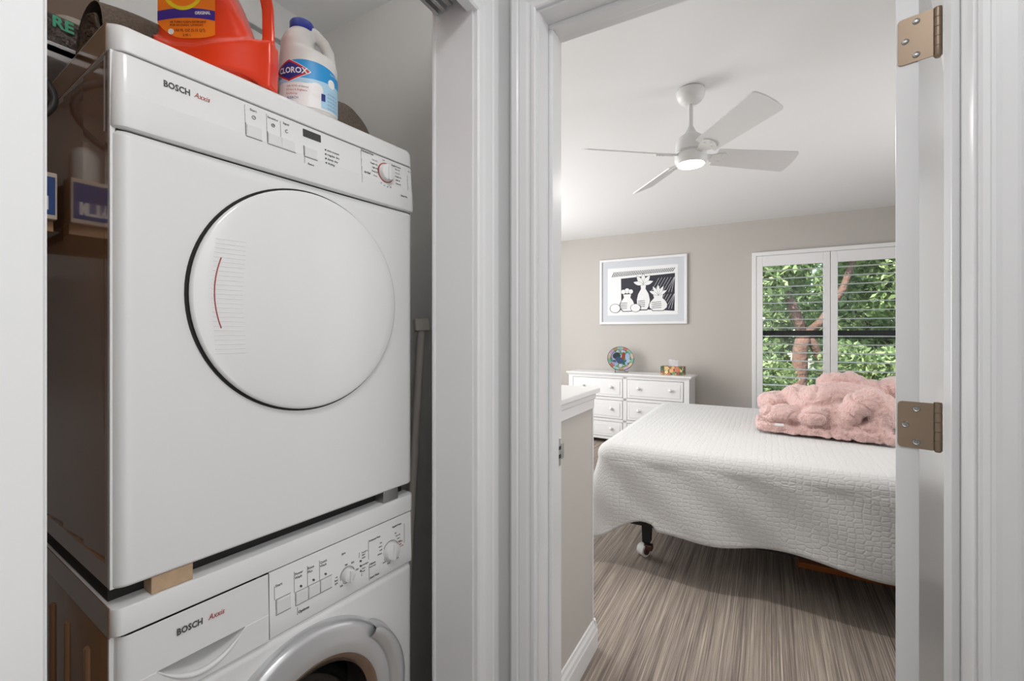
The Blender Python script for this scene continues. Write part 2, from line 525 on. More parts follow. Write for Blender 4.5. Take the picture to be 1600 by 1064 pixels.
bm = nb(); box(bm, DOOR_L + .0015, DOOR_L + .0032, 1.112, 1.128, .925, .935); box(bm, DOOR_L + .0015, DOOR_L + .0032, 1.112, 1.128, .948, .957)
obj('latch_hole', bm, M['black'], sp)
bm = nb(); prism(bm, CAS, lambda p: (DOOR_R + p[0], WY1 + p[1], 0), lambda p: (DOOR_R + p[0], WY1 + p[1], DOOR_H + p[0]))
struct('trim_7', bm, M['trim'], 'white casing on the bedroom side, behind the open door', 'trim')

# bifold track under the closet head
t = thing('bifold_track', 'grey metal folding door track under the closet header', 'track', (CL_X - .088, 0, OPEN_H))
bm = nb()
for x in (-.016, .010):
    box(bm, x, x + .006, OPEN0 + .005, OPEN1 - .004, -.021, 0, .001)
box(bm, -.016, .016, OPEN0 + .005, OPEN1 - .004, -.003, 0)
for x in (-.010, .006): box(bm, x, x + .004, OPEN0 + .005, OPEN1 - .004, -.021, -.018)
obj('rail', bm, M['chrome'], t)
bm = nb(); box(bm, .020, .048, .76, .85, -.012, 0, .003); box(bm, .026, .040, .80, .868, -.020, -.012, .002)
obj('roller_bracket', bm, M['steel'], t)

# ------------------------------------------------------------------ bedroom door, swung in past a right angle
DA = radians(17)
dr = empty('door_1', (.281, 1.147, 0), -DA); tag(dr, 'white bedroom door swung open against the right side of the doorway', 'door', kind='structure')
# local: +y along the door away from the pin, -x towards the opening
bm = bx(-.061, -.026, -.012, .745, .012, 2.03, bev=.0015)
obj('door_slab', bm, M['trim'], dr)
for zc in (1.0825, 1.8260):
    bm = nb()
    pts = [(-.058 + .007 * (1 - cos(a)), z) for a, z in ()]
    r = .007; x0, x1, z0, z1 = -.0575, -.006, zc - .0445, zc + .0445
    out = [(x1, z0), (x1, z1)]
    for k in range(6): a = pi / 2 + k * pi / 10; out.append((x0 + r + r * cos(a), z1 - r + r * sin(a)))
    for k in range(6): a = pi + k * pi / 10; out.append((x0 + r + r * cos(a), z0 + r + r * sin(a)))
    prism(bm, out, lambda p: (p[0], -.0146, p[1]), lambda p: (p[0], -.0120, p[1]))
    h = obj('hinge', bm, M['brass'], dr, 'auto'); h['label'] = 'brass toned butt hinge'
    for sx, sz in ((-.030, .032), (-.046, 0), (-.030, -.032)):
        bm = nb(); lathe(bm, [(0, .0165), (.0022, .0165), (.0028, .0155), (.0050, .0166), (.0058, .0150), (.0058, .0140)], (sx, 0, zc + sz), 'y', 18)
        obj('screw', bm, M['steel'], h, 'auto')
    bm = nb(); lathe(bm, [(0, -.0475), (.004, -.0475), (.0062, -.0445)] + [p for k in range(5) for p in ((.0066, -.0435 + k * .0178), (.0066, -.0435 + k * .0178 + .0166), (.0058, -.0435 + k * .0178 + .0170))] + [(.0062, .0462), (0, .0475)], (0, -.008, zc), 'z', 18)
    obj('knuckle', bm, M['brass'], h, 'auto')

# ------------------------------------------------------------------ window with plantation shutters
w = empty('window_1', ((WIN0 + WIN1) / 2, BACK, 0)); tag(w, 'white shuttered bedroom window with trees outside', 'window', kind='structure')
hw = (WIN1 - WIN0) / 2
bm = nb()
for s in (-1, 1): box(bm, min(s * (hw + .036), s * (hw - .004)), max(s * (hw + .036), s * (hw - .004)), -.05, .03, WINZ0 - .036, WINZ1 + .036, .004)
box(bm, -hw, hw, -.05, .03, WINZ1 - .004, WINZ1 + .036, .004); box(bm, -hw, hw, -.05, .03, WINZ0 - .036, WINZ0 + .004, .004)
obj('shutter_frame', bm, M['shutter'], w)
ZB, ZT = WINZ0 + .006, WINZ1 - .006
lou = None
for s in (0, 1):
    x0 = -hw + .006 + s * (hw - .004); x1 = x0 + hw - .008
    bm = nb(); sw = .056; y0, y1 = -.046, -.014
    box(bm, x0, x0 + sw, y0, y1, ZB, ZT, .003); box(bm, x1 - sw, x1, y0, y1, ZB, ZT, .003)
    box(bm, x0 + sw, x1 - sw, y0, y1, ZT - .108, ZT, .003); box(bm, x0 + sw, x1 - sw, y0, y1, ZB, ZB + .12, .003)
    p = obj('shutter_panel', bm, M['shutter'], w)
    zz = ZT - .108 - .048; k = 0
    while zz > ZB + .15:
        if lou is None:
            b2 = nb(); n = 14; L = (x1 - x0) - 2 * sw - .004
            pts = [(.0385 * cos(2 * pi * i / n), .0052 * sin(2 * pi * i / n)) for i in range(n)]
            ca, sa = cos(radians(2)), sin(radians(2))
            pts = [(a * ca - b_ * sa, a * sa + b_ * ca) for a, b_ in pts]
            prism(b2, pts, lambda q: (-L / 2, q[0], q[1]), lambda q: (L / 2, q[0], q[1]))
            lo = obj('louver', b2, M['shutter'], p, 'auto'); lou = lo.data
        else:
            lo = bpy.data.objects.new('louver', lou); COL.objects.link(lo); lo.parent = p
        lo.location = ((x0 + x1) / 2, -.030, zz)
        zz -= .0838; k += 1
bm = nb()
for s in (-1, 1): box(bm, min(s * hw, s * (hw - .045)), max(s * hw, s * (hw - .045)), .07, .12, WINZ0, WINZ1)
box(bm, -hw, hw, .07, .12, WINZ0, WINZ0 + .05); box(bm, -hw, hw, .07, .12, WINZ1 - .05, WINZ1)
box(bm, -.03, .03, .07, .12, WINZ0, WINZ1)
obj('sash_frame', bm, M['bronze'], w)
bm = nb(); box(bm, -hw, hw, .062, .10, 1.232, 1.284, .003); box(bm, -hw, hw, .055, .07, 1.205, 1.215)
obj('meeting_rail', bm, M['bronze'], w)
for z0, z1 in ((WINZ0 + .05, 1.232), (1.284, WINZ1 - .05)):
    obj('pane', bx(-hw + .045, hw - .045, .094, .098, z0, z1), M['glass'], w)

# ------------------------------------------------------------------ outside: trees and ground
tag(obj('lawn', bx(-14, 18, 6.4, 34, -3.1, -3.0), M['grass']), 'green lawn below the trees outside the window', 'lawn', kind='structure')


def leaf_cloud(name, centers, radii, count, size, m, parent=None, flat=1.0):
    c = np.array(centers); r = np.array(radii)
    idx = RNG.choice(len(c), count, p=(r ** 2) / np.sum(r ** 2))
    d = RNG.normal(size=(count, 3)); d /= np.linalg.norm(d, axis=1)[:, None]
    rad = r[idx] * RNG.uniform(.45, 1.05, count) ** .6
    pos = c[idx] + d * rad[:, None]
    a = RNG.normal(size=(count, 3)); a /= np.linalg.norm(a, axis=1)[:, None]
    b = np.cross(a, RNG.normal(size=(count, 3))); b /= np.linalg.norm(b, axis=1)[:, None]
    s = (size * RNG.uniform(.6, 1.3, count))[:, None]
    v = np.stack([pos - a * s, pos + b * s * .42, pos + a * s, pos - b * s * .42], 1).reshape(-1, 3)
    me = bpy.data.meshes.new(name)
    me.from_pydata(v.tolist(), [], np.arange(count * 4).reshape(-1, 4).tolist())
    at = me.attributes.new('shade', 'FLOAT', 'FACE')
    at.data.foreach_set('value', np.clip(.5 + .28 * RNG.normal(size=count), 0, 1).astype(np.float32))
    o = link_mesh(name, me, m, parent); o['kind'] = 'stuff'
    return o


def blob_centers(n, x, y, z, r):
    return ([(RNG.uniform(*x), RNG.uniform(*y), RNG.uniform(*z)) for _ in range(n)], [RNG.uniform(*r) for _ in range(n)])


def tree(name, label, limbs, cl, count, size, m):
    t = thing(name, label, 'tree', limbs[0][0][0], 0)
    base = Vector(limbs[0][0][0])
    bm = nb()
    for pts, rr in limbs: tube(bm, [Vector(p) - base for p in pts], rr, 10)
    obj('trunk', bm, M['bark'], t, True)
    f = leaf_cloud('foliage', [tuple(Vector(c) - base) for c in cl[0]], cl[1], count, size, m, t)
    return t


tree('leaning_tree', 'tree with forked red brown trunk behind the left shutter',
     [([(.42, 9.5, -3), (.46, 9.5, 0), (.50, 9.5, 1.0), (.56, 9.5, 1.25)], [.16, .135, .12, .11]),
      ([(.55, 9.5, 1.2), (.40, 9.5, 1.7), (.12, 9.6, 2.3), (-.2, 9.7, 3.2)], [.10, .08, .06, .04]),
      ([(.55, 9.5, 1.2), (.80, 9.4, 1.45), (1.1, 9.4, 2.0), (1.4, 9.5, 3.0)], [.085, .07, .055, .04]),
      ([(.60, 9.5, 1.25), (.72, 9.6, 1.0), (.90, 9.8, .6), (.95, 9.8, -.5), (.98, 9.8, -3)], [.08, .07, .065, .07, .08])],
     blob_centers(46, (-2.2, 2.8), (9.25, 10.2), (1.9, 4.6), (.35, .6)), 26000, .075, M['leaf'])
tree('broad_tree', 'leafy tree with grey brown branches behind the right shutter',
     [([(2.3, 12.2, -3), (2.25, 12.2, .2), (2.1, 12.2, 1.4), (1.95, 12.2, 3.2)], [.26, .22, .16, .08]),
      ([(2.2, 12.2, .8), (1.7, 12.1, 1.7), (1.3, 12.0, 2.4)], [.12, .09, .05])],
     blob_centers(60, (.9, 4.8), (11.65, 12.75), (-.4, 4.8), (.4, .7)), 30000, .08, M['leaf'])
for i, (x, y, h, lab) in enumerate(((-2.65, 14.9, 3.0, 'dense green shrub beyond the forked tree, left of its trunk'), (1.2, 14.9, 2.8, 'dense green shrub filling the view behind the forked trunk'), (5.05, 14.9, 3.6, 'tall dense green shrub far right behind the shutters'))):
    t = thing('tall_shrub', lab, 'shrub', (x, y, -3))
    obj('stem', tube(nb(), [(0, 0, 0), (.05, 0, 1.5), (0, .1, 3 + h * .4)], [.12, .09, .04], 8), M['bark'], t, True)
    leaf_cloud('foliage', *blob_centers(54, (-1.32, 1.32), (-.5, .8), (.8, 3 + h), (.42, .62)), 20000, .115, M['leaf_dark'], t)
for i, (x, y, lab) in enumerate(((-.5, 7.7, 'low bright green bush outside, at the left window bottom'), (1.5, 7.7, 'low bright green bush outside, at the right window bottom'))):
    t = thing('low_bush', lab, 'bush', (x, y, -3))
    obj('stem', tube(nb(), [(0, 0, 0), (.05, 0, 1.2), (0, .1, 2.4)], [.07, .05, .02], 8), M['bark'], t, True)
    leaf_cloud('foliage', *blob_centers(26, (-.58, .58), (-.35, .4), (.9, 3.95), (.2, .34)), 11000, .05, M['leaf'], t)

# ------------------------------------------------------------------ dryer (local: x across, y back, z up)
PHI = radians(4.55)
STK = ((-.8373, .2944, 0), radians(90 - 4.55))


def side_flutes(bm, cols, z0, z1, d=.0045):
    pass


dry = thing('clothes_dryer', 'white front loading dryer with round white door, stacked on top', 'dryer', (STK[0][0], STK[0][1], 0), STK[1])
Z0, ZP, ZS, ZTOP = .8785, 1.562, 1.680, 1.727
bm = bx(.010, .590, .03, .598, Z0, ZS + .002)
obj('cabinet', bm, M['white_app'], dry)
# pressed left side: flat rim and three slanted facets
bm = nb()
box(bm, 0, .012, .012, .598, Z0, .911); box(bm, 0, .012, .012, .034, .911, ZS + .001)
edges = [.034, .145, .262, .39, .50, .598]
for a, b_ in zip(edges, edges[1:]):
    prism(bm, [(.0050, a), (.0008, b_), (.012, b_), (.012, a)], lambda p: (p[0], p[1], .911), lambda p: (p[0], p[1], ZS + .001))
obj('side_panel', bm, M['app_side_shaded'], dry)
obj('side_panel', bx(.588, .600, .012, .598, Z0, ZS + .001, bev=.002), M['white_app'], dry)
obj('corner_edge', bx(-.0004, .012, .0112, .021, Z0, ZS + .001, bev=.0008), M['white_app'], dry)


# front panel with a scooped upper edge
def front(u, v):
    x = .6 * u; z = Z0 + (ZP - Z0) * v
    r = .022
    y = 0
    for e in (x, .6 - x):
        if e < r: y = max(y, r - sqrt(max(0, r * r - (r - e) ** 2)))
    if z - Z0 < .006: y += .006 - sqrt(max(0, .006 ** 2 - (.006 - (z - Z0)) ** 2))
    mid = max(0, 1 - ((x - .3) / .285) ** 2)
    w_ = .006 + .020 * mid
    y += .010 * smoothstep(ZP - w_, ZP - .001, z) * (.4 + .6 * mid)
    return (x, y, z)


def remap(u):  # denser near both edges
    return u


bm = nb()
us = sorted(set([i / 400 for i in range(0, 19)] + [i / 40 for i in range(2, 39)] + [1 - i / 400 for i in range(0, 19)]))
vs_ = sorted(set([i / 1200 for i in range(0, 12)] + [i / 12 for i in range(1, 12)] + [1 - i / 300 for i in range(0, 16)]))
G = [[bm.verts.new(front(a, b_)) for b_ in vs_] for a in us]
for i in range(len(us) - 1):
    for j in range(len(vs_) - 1):
        bm.faces.new((G[i][j], G[i + 1][j], G[i + 1][j + 1], G[i][j + 1]))
obj('front_panel', bm, M['white_app'], dry, True, recalc=False)
obj('panel_gap', bx(.006, .594, .010, .03, ZP - .004, ZP + .010), M['black'], dry)


# control panel
def rounded_strip(prof, x0, x1, r, n=8):
    """profile of (y, z) swept along x with rounded vertical ends"""
    bm = nb(); cols = []
    xs = []
    for k in range(n + 1):
        a = k / n * pi / 2
        xs.append((x0 + r * (1 - sin(a)) if False else x0 + r * (1 - cos(a)), r * (1 - sin(a))))
    mids = [(x0 + r + (x1 - x0 - 2 * r) * k / 10, 0) for k in range(1, 10)]
    xs = xs + mids + [(x1 - (p[0] - x0), p[1]) for p in xs[::-1]]
    for x, dy in xs:
        cols.append([bm.verts.new((x, y + dy, z)) for y, z in prof])
    for a, b_ in zip(cols, cols[1:]):
        for j in range(len(prof) - 1):
            bm.faces.new((a[j], b_[j], b_[j + 1], a[j + 1]))
    bm.faces.new(cols[0]); bm.faces.new(cols[-1][::-1])
    return bm


PAN = [(.022, 1.565), (.003, 1.565), (-.0030, 1.5675), (-.0042, 1.571), (-.0030, 1.617), (-.0022, 1.6185), (.0020, 1.676), (.0035, 1.6785), (.022, 1.6785)]
obj('control_panel', rounded_strip(PAN, 0, .602, .018), M['white_app'], dry, 'auto', 25)
obj('panel_gap', bx(.008, .594, .012, .05, ZS - .003, ZS + .003), M['black'], dry)
LIDP = [(.598, 1.681), (.002, 1.681), (.0008, 1.6825), (.0020, 1.704), (.0045, 1.715), (.0100, 1.7225), (.0190, 1.7262), (.03, 1.727), (.598, 1.727)]
obj('lid', rounded_strip(LIDP, -.001, .602, .022), M['white_lid'], dry, 'auto', 35)
obj('lid_side', bx(-.0018, 0, .026, .597, 1.6825, 1.7245, bev=.0006), M['app_side_shaded'], dry)


def py(z):           # y of the control panel face
    if z < 1.617: return -.0042 + (z - 1.571) / .046 * .0012 - .0006
    return -.0024 + (z - 1.6185) / .0575 * .0044 - .0006


def ptxt(s, x, z, size, m='ink', **k):
    tilt = atan2(.0044, .0575) if z > 1.617 else .02
    return text(s, size, M[m], dry, (x, py(z), z), (pi / 2 - tilt, 0, 0), **k)


def line_marks(segs, yfun, wd=.0007):
    bm = nb()
    for (x0, z0), (x1, z1) in segs:
        if abs(z1 - z0) < 1e-6: box(bm, x0, x1, yfun(z0) - .0003, yfun(z0) + .002, z0 - wd / 2, z0 + wd / 2)
        else:
            k = 4
            for i in range(k):
                a = z0 + (z1 - z0) * i / k; b_ = z0 + (z1 - z0) * (i + 1) / k; lo, hi = min(a, b_), max(a, b_)
                y = yfun((lo + hi) / 2)
                box(bm, x0 - wd / 2, x0 + wd / 2, y - .0003, y + .002, lo, hi)
    return bm


def put_lines(args, m, parent):
    segs, yf, wd = args
    for sg in segs:
        obj('printed_line', line_marks([sg], yf, wd), m, parent)


def arc_marks(cx, cz, r, a0, a1, yy, wd=.0008, n=24):
    bm = nb()
    for i in range(n):
        t0 = radians(a0 + (a1 - a0) * i / n); t1 = radians(a0 + (a1 - a0) * (i + 1) / n)
        q = [(cx + (r + s) * cos(t), cz + (r + s) * sin(t)) for t, s in ((t0, -wd / 2), (t1, -wd / 2), (t1, wd / 2), (t0, wd / 2))]
        y = (lambda z: yy(z)) if callable(yy) else (lambda z: yy)
        prism(bm, q, lambda p: (p[0], y(p[1]) - .0003, p[1]), lambda p: (p[0], y(p[1]) + .001, p[1]))
    return bm


ptxt('BOSCH', .0621, 1.6501, .0143, bold=.0004, sx=.80)
ptxt('Axxis', .1050, 1.6510, .0125, 'red_ink', shear=.3, sx=.82)
ptxt('Start', .1945, 1.6655, .0062)
obj('printed_symbol', arc_marks(.2013, 1.6545, .0031, 0, 360, py), M['ink'], dry)
ptxt('1', .2003, 1.6527, .005)
ptxt('Sensitive', .2262, 1.6645, .0058)
obj('printed_symbol', arc_marks(.2368, 1.6535, .0030, 0, 360, py), M['ink'], dry)
ptxt('/>', .2353, 1.6520, .005)
ptxt('Signal', .2560, 1.6645, .0056)
obj('printed_symbol', arc_marks(.2635, 1.6520, .0028, 60, 330, py), M['ink'], dry)
put_lines(([((.186, 1.6150), (.186, 1.6395)), ((.186, 1.615), (.2150, 1.615)), ((.2250, 1.6145), (.2250, 1.6375)), ((.2250, 1.6145), (.2800, 1.6145)),
                                 ((.2980, 1.6140), (.2980, 1.6360)), ((.2980, 1.6140), (.3270, 1.6140))], py, .0010), M['ink'], dry)
put_lines(([((.1855, 1.6395), (.1855, 1.672)), ((.2245, 1.6375), (.2245, 1.671)), ((.2512, 1.636), (.2512, 1.667)),
                                 ((.2985, 1.601), (.2985, 1.614)), ((.4375, 1.600), (.4375, 1.6735)), ((.5765, 1.618), (.5765, 1.655))], py, .0005), M['ink_light'], dry)
for x0, x1, z0, z1 in ((.1875, .2140, 1.6165, 1.6375), (.2265, .2510, 1.6160, 1.6360), (.2525, .2790, 1.6160, 1.6360), (.2995, .3265, 1.6155, 1.6350)):
    bm = nb(); box(bm, x0, x1, py((z0 + z1) / 2) - .0012, .01, z0, z1, .0012)
    obj('button', bm, M['button'], dry)
bm = nb(); box(bm, .2975, .3365, -.0021, .01, 1.6555, 1.6705, .0006)
o = obj('display', bm, M['dark'], dry); o.rotation_euler = (0, 0, 0)
for v in o.data.vertices:
    if v.co.y < 0: v.co.y = py(v.co.z) - .0008
ptxt('Status', .3050, 1.6000, .0058)
for i, s in enumerate(('anti-crease', 'regular dry', 'damp dry', 'drying')):
    z = 1.6440 - .0093 * i
    bm = nb(); lathe(bm, [(0, .0035), (.0017, .0035), (.0017, -.002)], (.3470, py(z) + .003, z), 'y', 10)
    obj('indicator_dot', bm, M['ink'], dry)
    ptxt(s, .3505, z - .0017, .0066)
ptxt('Permanent Press', .4380, 1.6728, .0060, bold=.0001, sx=.85)
for i, (s, m) in enumerate((('Very dry', 'ink_light'), ('Regular dry', 'ink'), ('Light dry', 'ink'), ('Damp dry', 'ink'))):
    ptxt(s, .4835, 1.6610 - .0090 * i, .0052, m, align='RIGHT', sx=.85)
ptxt('Air Fluff', .4445, 1.6250, .0060, bold=.0001, sx=.85); ptxt('20 min', .4700, 1.6245, .0045, 'ink_light', sx=.85)
ptxt('Off', .4985, 1.6695, .0050, 'ink_light')
ptxt('Regular/Cotton', .5262, 1.6660, .0058, sx=.80)
for i, s in enumerate(('Extra dry', 'Very dry', 'Regular dry', 'Light dry', 'Damp dry')):
    ptxt(s, .5370, 1.6590 - .0088 * i, .0050, 'ink_light' if i < 2 else 'ink', sx=.8)
for i, (x, z) in enumerate(((.4890, 1.6120), (.4985, 1.6085), (.5080, 1.6075), (.5175, 1.6090))):
    ptxt(str(20 + 20 * i), x, z, .0044, 'ink_light')
ptxt('Sensor Dry', .5520, 1.5975, .0058, bold=.0001, sx=.8)
ptxt('M L', .5800, 1.6655, .005, sx=.9)


def knob(parent, cx, cz, y, r, h, mk='white_app'):
    bm = nb(); lathe(bm, [(0, h), (r * .78, h), (r * .86, h * .93), (r, .001), (r, -.004)], (cx, y, cz), 'y', 32)
    o = obj('dial', bm, M[mk], parent, 'auto', 40)
    bm = nb(); box(bm, cx - r * .16, cx + r * .16, y - h - .004, y - h + .003, cz - r * .86, cz + r * .86, .0015)
    obj('grip', bm, M[mk], o)
    return o


kd = knob(dry, .5065, 1.6415, -.0015, .0215, .013)
bm = nb(); lathe(bm, [(.0215, .0016), (.0232, .0016), (.0232, -.001)], (.5065, -.0015, 1.6415), 'y', 40)
obj('dial_ring', bm, M['red_ink'], dry)

# round door
DC = (.3115, 1.325); DR = .2165
bm = nb(); lathe(bm, [(DR - .006, .0018), (DR + .0045, .0018), (DR + .0045, -.003), (DR - .006, -.003)], (DC[0], 0, DC[1]), 'y', 96)
obj('door_gap_shade', bm, M['black'], dry, 'auto')  # black ring stands in for the shadowed gap behind the door
prof = [(DR - .010, -.004), (DR - .003, .0030), (DR, .0055), (DR, .0085), (DR - .0015, .0110), (DR - .005, .0125)]
for k in range(1, 13):
    r = (DR - .005) * (1 - k / 12.0); prof.append((r, .0125 + .012 * (1 - (r / (DR - .005)) ** 2)))
bm = nb(); lathe(bm, prof, (DC[0], 0, DC[1]), 'y', 96)
dd = obj('door', bm, M['white_door'], dry, 'auto', 50); dd['label'] = 'glossy white round dryer door'


def door_y(x, z):
    r = sqrt((x - DC[0]) ** 2 + (z - DC[1]) ** 2); return -(.0125 + .012 * (1 - (r / (DR - .005)) ** 2))


pts = []
for k in range(21):
    t_ = k / 20; z = 1.268 + .120 * t_; x = .1395 - .0105 * (1 - (2 * t_ - 1) ** 2)
    pts.append((x, door_y(x, z) - .0002, z))
obj('accent_line', tube(nb(), pts, .0010, 6), M['red_ink'], dd)
bm = nb()
for k in range(26):
    z = 1.225 + k * .0078; hwid = .034
    pts = [(.124 + .008 * abs(k - 12.5) / 12.5 + i * .012, 0, z) for i in range(5)]
    tube(bm, [(p[0], door_y(p[0], z) + .00045, z) for p in pts], .0010, 5)
obj('finger_ribs', bm, M['white_door'], dd)

# spacers between the machines
tag(obj('wooden_shim', bx(-.0, .057, -.016, .016, 0, .027, bev=.001), M['wood']), 'pale plywood shim under the left front corner of the dryer', 'shim')
tag(obj('metal_shim', bx(-.0, .045, -.016, .016, 0, .027, bev=.001), M['steel']), 'pale grey shim under the right front corner of the dryer', 'shim')
R2 = Matrix.Translation(Vector(STK[0])) @ Matrix.Rotation(STK[1], 4, 'Z')


def place(o, x, y, z, rz=0):
    o.location = R2 @ Vector((x, y, z)); o.rotation_euler = (0, 0, STK[1] + rz); return o


place(bpy.data.objects['wooden_shim'], .048, .020, .8512)
place(bpy.data.objects['metal_shim'], .505, .020, .8512)
tag(place(obj('spacer_board', bx(.004, .592, .038, .57, 0, .0265), M['black']), 0, 0, .8512), 'dark board in the gap between washer and dryer', 'board')

# ------------------------------------------------------------------ washer
wa = thing('washing_machine', 'white front loading washer with grey rimmed porthole, under the dryer', 'washer', (STK[0][0], STK[0][1], 0), STK[1])
obj('cabinet', bx(.012, .590, .42, .585, .02, .806), M['white_app'], wa)
bm = nb(); box(bm, 0, .014, .016, .59, .02, .806, .003)
for k in (.111, .226, .3215, .43, .54):
    pts = []
    cyl(bm, (.0, k, .06), (.0, k, .757), .0065, n=12)
obj('side_panel', bm, M['app_side_shaded'], wa, 'auto')
obj('corner_edge', bx(-.0004, .014, .0152, .022, .02, .806, bev=.0008), M['white_app'], wa)
bm = nb()
prism(bm, [(-.0012, .012), (-.0012, .60), (.0, .60), (.0, .012)], lambda p: (p[0], p[1], .806), lambda p: (p[0], p[1], .8505))
obj('worktop_edge', bm, M['app_side_shaded'], wa)
obj('side_panel', bx(.588, .600, .016, .59, .02, .806, bev=.003), M['white_app'], wa)
TOPP = [(.598, .8085), (.002, .8085), (.0005, .8100), (.0005, .8460), (.0020, .8495), (.0060, .8508), (.598, .8508)]
obj('worktop', rounded_strip(TOPP, 0, .600, .014), M['white_lid'], wa, 'auto', 35)
obj('panel_gap', bx(.013, .590, .012, .05, .802, .811), M['black'], wa)
CPP = [(.05, .679), (.006, .679), (.0005, .6815), (-.0005, .684), (.0005, .729), (.0012, .7305), (.0022, .803), (.0035, .8060), (.05, .8060)]
bm = nb()
prism(bm, [(p[0], p[1]) for p in CPP], lambda p: (.2305 + (.006 if False else 0), p[0], p[1]), lambda p: (.590, p[0], p[1]))
prism(bm, [(.003, .6805), (.016, .6805), (.016, .8045), (.004, .8045)], lambda p: (.590, p[0], p[1]), lambda p: (.604, p[0] + .010, p[1]))
obj('control_panel', bm, M['white_app'], wa, 'auto', 25)
# detergent drawer front with scoop
WDX0, WDX1, WZ0, WZM, WZ1 = .004, .2285, .679, .7300, .8055
def scoop(x, z):
    """recess depth of the grip hollow under the crease line"""
    if not (.055 < x < .186): return 0
    t_ = (x - .1205) / .0655; dep = .034 * (1 - t_ * t_)
    zl = WZM - dep
    if z >= WZM or z <= zl: return 0
    return .050 * sqrt(max(0, 1 - t_ * t_)) * smoothstep(zl, zl + .40 * (WZM - zl) + 1e-6, z)
bm = nb()
xs = [WDX0 + (WDX1 - WDX0) * i / 90 for i in range(91)]
zs = [WZ0, WZ0 + .002] + [WZ0 + .004 + (WZM - WZ0 - .004) * i / 40 for i in range(41)] + [WZM + .0003] + [WZM + (WZ1 - WZM) * i / 6 for i in range(1, 7)]
cols = []
for x in xs:
    c = []
    for z in zs:
        e = min(x - WDX0, WDX1 - x)
        y = 0 if x > .1 else (.018 - sqrt(max(0, .018 ** 2 - max(0, .018 - (x - WDX0)) ** 2)))
        y += .0022 * max(0, (z - WZM)) / (WZ1 - WZM) + (.003 if z <= WZ0 else 0)
        c.append(bm.verts.new((x, y + scoop(x, z) - (.0008 if z < WZM else 0), z)))
    cols.append(c)
for a, b_ in zip(cols, cols[1:]):
    for j in range(len(zs) - 1): bm.faces.new((a[j], b_[j], b_[j + 1], a[j + 1]))
# rim lip under the hollow
dw = obj('drawer_front', bm, M['white_app'], wa, 'auto', 30, recalc=False)
pts = []
for k in range(25):
    t_ = -1 + 2 * k / 24; x = .1205 + .066 * t_; pts.append((x, -.0008, WZM - .0008 - .036 * (1 - t_ * t_)))
obj('grip_lip', tube(nb(), pts, [.0004 + .0048 * (1 - (2 * k / 24 - 1) ** 2) for k in range(25)], 10), M['white_app'], dw, True)
obj('panel_gap', bx(.2282, .2308, .004, .03, .68, .805), M['black'], wa)
WCP = lambda z: (-.0005 + (z - .684) / .045 * .001 if z < .73 else .0012 + (z - .7305) / .0725 * .001) - .0008


def wtxt(s, x, z, size, m='ink', **k):
    return text(s, size, M[m], wa, (x, WCP(z), z), (pi / 2, 0, 0), **k)


o = wtxt('BOSCH', .0800, .7718, .0143, bold=.0004, sx=.81)
o.location.y = -.0006
o = wtxt('Axxis', .1260, .7725, .0130, 'red_ink', shear=.3, sx=.85); o.location.y = -.0006
wtxt('Start', .2415, .7740, .0070)
put_lines(([((.2400, .7505), (.2400, .7765)), ((.2795, .746), (.2795, .787)), ((.3075, .746), (.3075, .787)), ((.3345, .746), (.3345, .787)),
                                 ((.2850, .700), (.2850, .715)), ((.4585, .738), (.4585, .778)), ((.4590, .690), (.4590, .725)), ((.5675, .735), (.5675, .783)), ((.433, .752), (.433, .764)), ((.4385, .709), (.4385, .715))], WCP, .0005), M['ink_light'], wa)
put_lines(([((.2425, .7205), (.2425, .7500)), ((.2425, .7500), (.2720, .7500)), ((.2425, .7205), (.2720, .7205)), ((.2815, .7190), (.2815, .7455)), ((.2815, .7455), (.3630, .7455)), ((.2815, .7190), (.3630, .7190)),
                                 ((.3090, .7190), (.3090, .7455)), ((.3355, .7190), (.3355, .7455))], WCP, .0008), M['ink_light'], wa)
for x0, x1 in ((.2435, .2715), (.2825, .3082), (.3098, .3347), (.3363, .3622)):
    dz_ = .0015 if x0 < .25 else 0
    bm = nb(); box(bm, x0, x1, -.0016, .01, .7198 + dz_, .7448 + dz_ * 2.6, .0018)
    obj('button', bm, M['button'], wa)
for i, (a, b_) in enumerate((('Power', 'Wash'), ('Rinse', 'Plus'), ('Quick', 'Wash'))):
    x = .2806 + .0275 * i
    wtxt(a, x, .7790, .0072, sx=.9); wtxt(b_, x, .7715, .0072, sx=.9)
    bm = nb(); lathe(bm, [(0, .002), (.0020, .002), (.0020, -.002)], (x + .0125, -.0005 + .001, .7535), 'y', 12); obj('indicator_dot', bm, M['ink'], wa)
wtxt('Options', .2865, .7020, .0072, bold=.0002)
wtxt('Spin', .3870, .7765, .0062, 'ink')
knob(wa, .4010, .7290, .0005, .0155, .013)
obj('dial_ring', arc_marks(.4010, .7290, .0178, -130, 200, -.0006), M['ink_light'], wa)
for s, x, z in (('700', .3950, .7490), ('850', .4115, .7475), ('1100', .4200, .7275), ('no', .3720, .7330), ('final', .3690, .7265), ('spin', .3690, .7205), ('500', .3820, .7090)):
    wtxt(s, x, z, .0058, sx=.85)
for s, z in (('Ready in', .7600), ('start', .7545), ('wash', .7480), ('rinse/spin', .7320), ('door', .7245), ('lock', .7180)):
    wtxt(s, .4395, z - .001, .0056, 'ink' if s not in ('Ready in',) else 'ink_light', sx=.85)
for z in (.7440, .7330, .7215):
    bm = nb(); lathe(bm, [(0, .002), (.0020, .002), (.0020, -.002)], (.4362, .0005, z), 'y', 12); obj('indicator_dot', bm, M['ink'], wa)
knob(wa, .5235, .7330, .0008, .0220, .014)
obj('dial_ring', arc_marks(.5235, .7330, .0242, -150, 150, -.0004), M['ink_light'], wa)
wtxt('Permanent Press', .4590, .7775, .0058, bold=.0001, sx=.85)
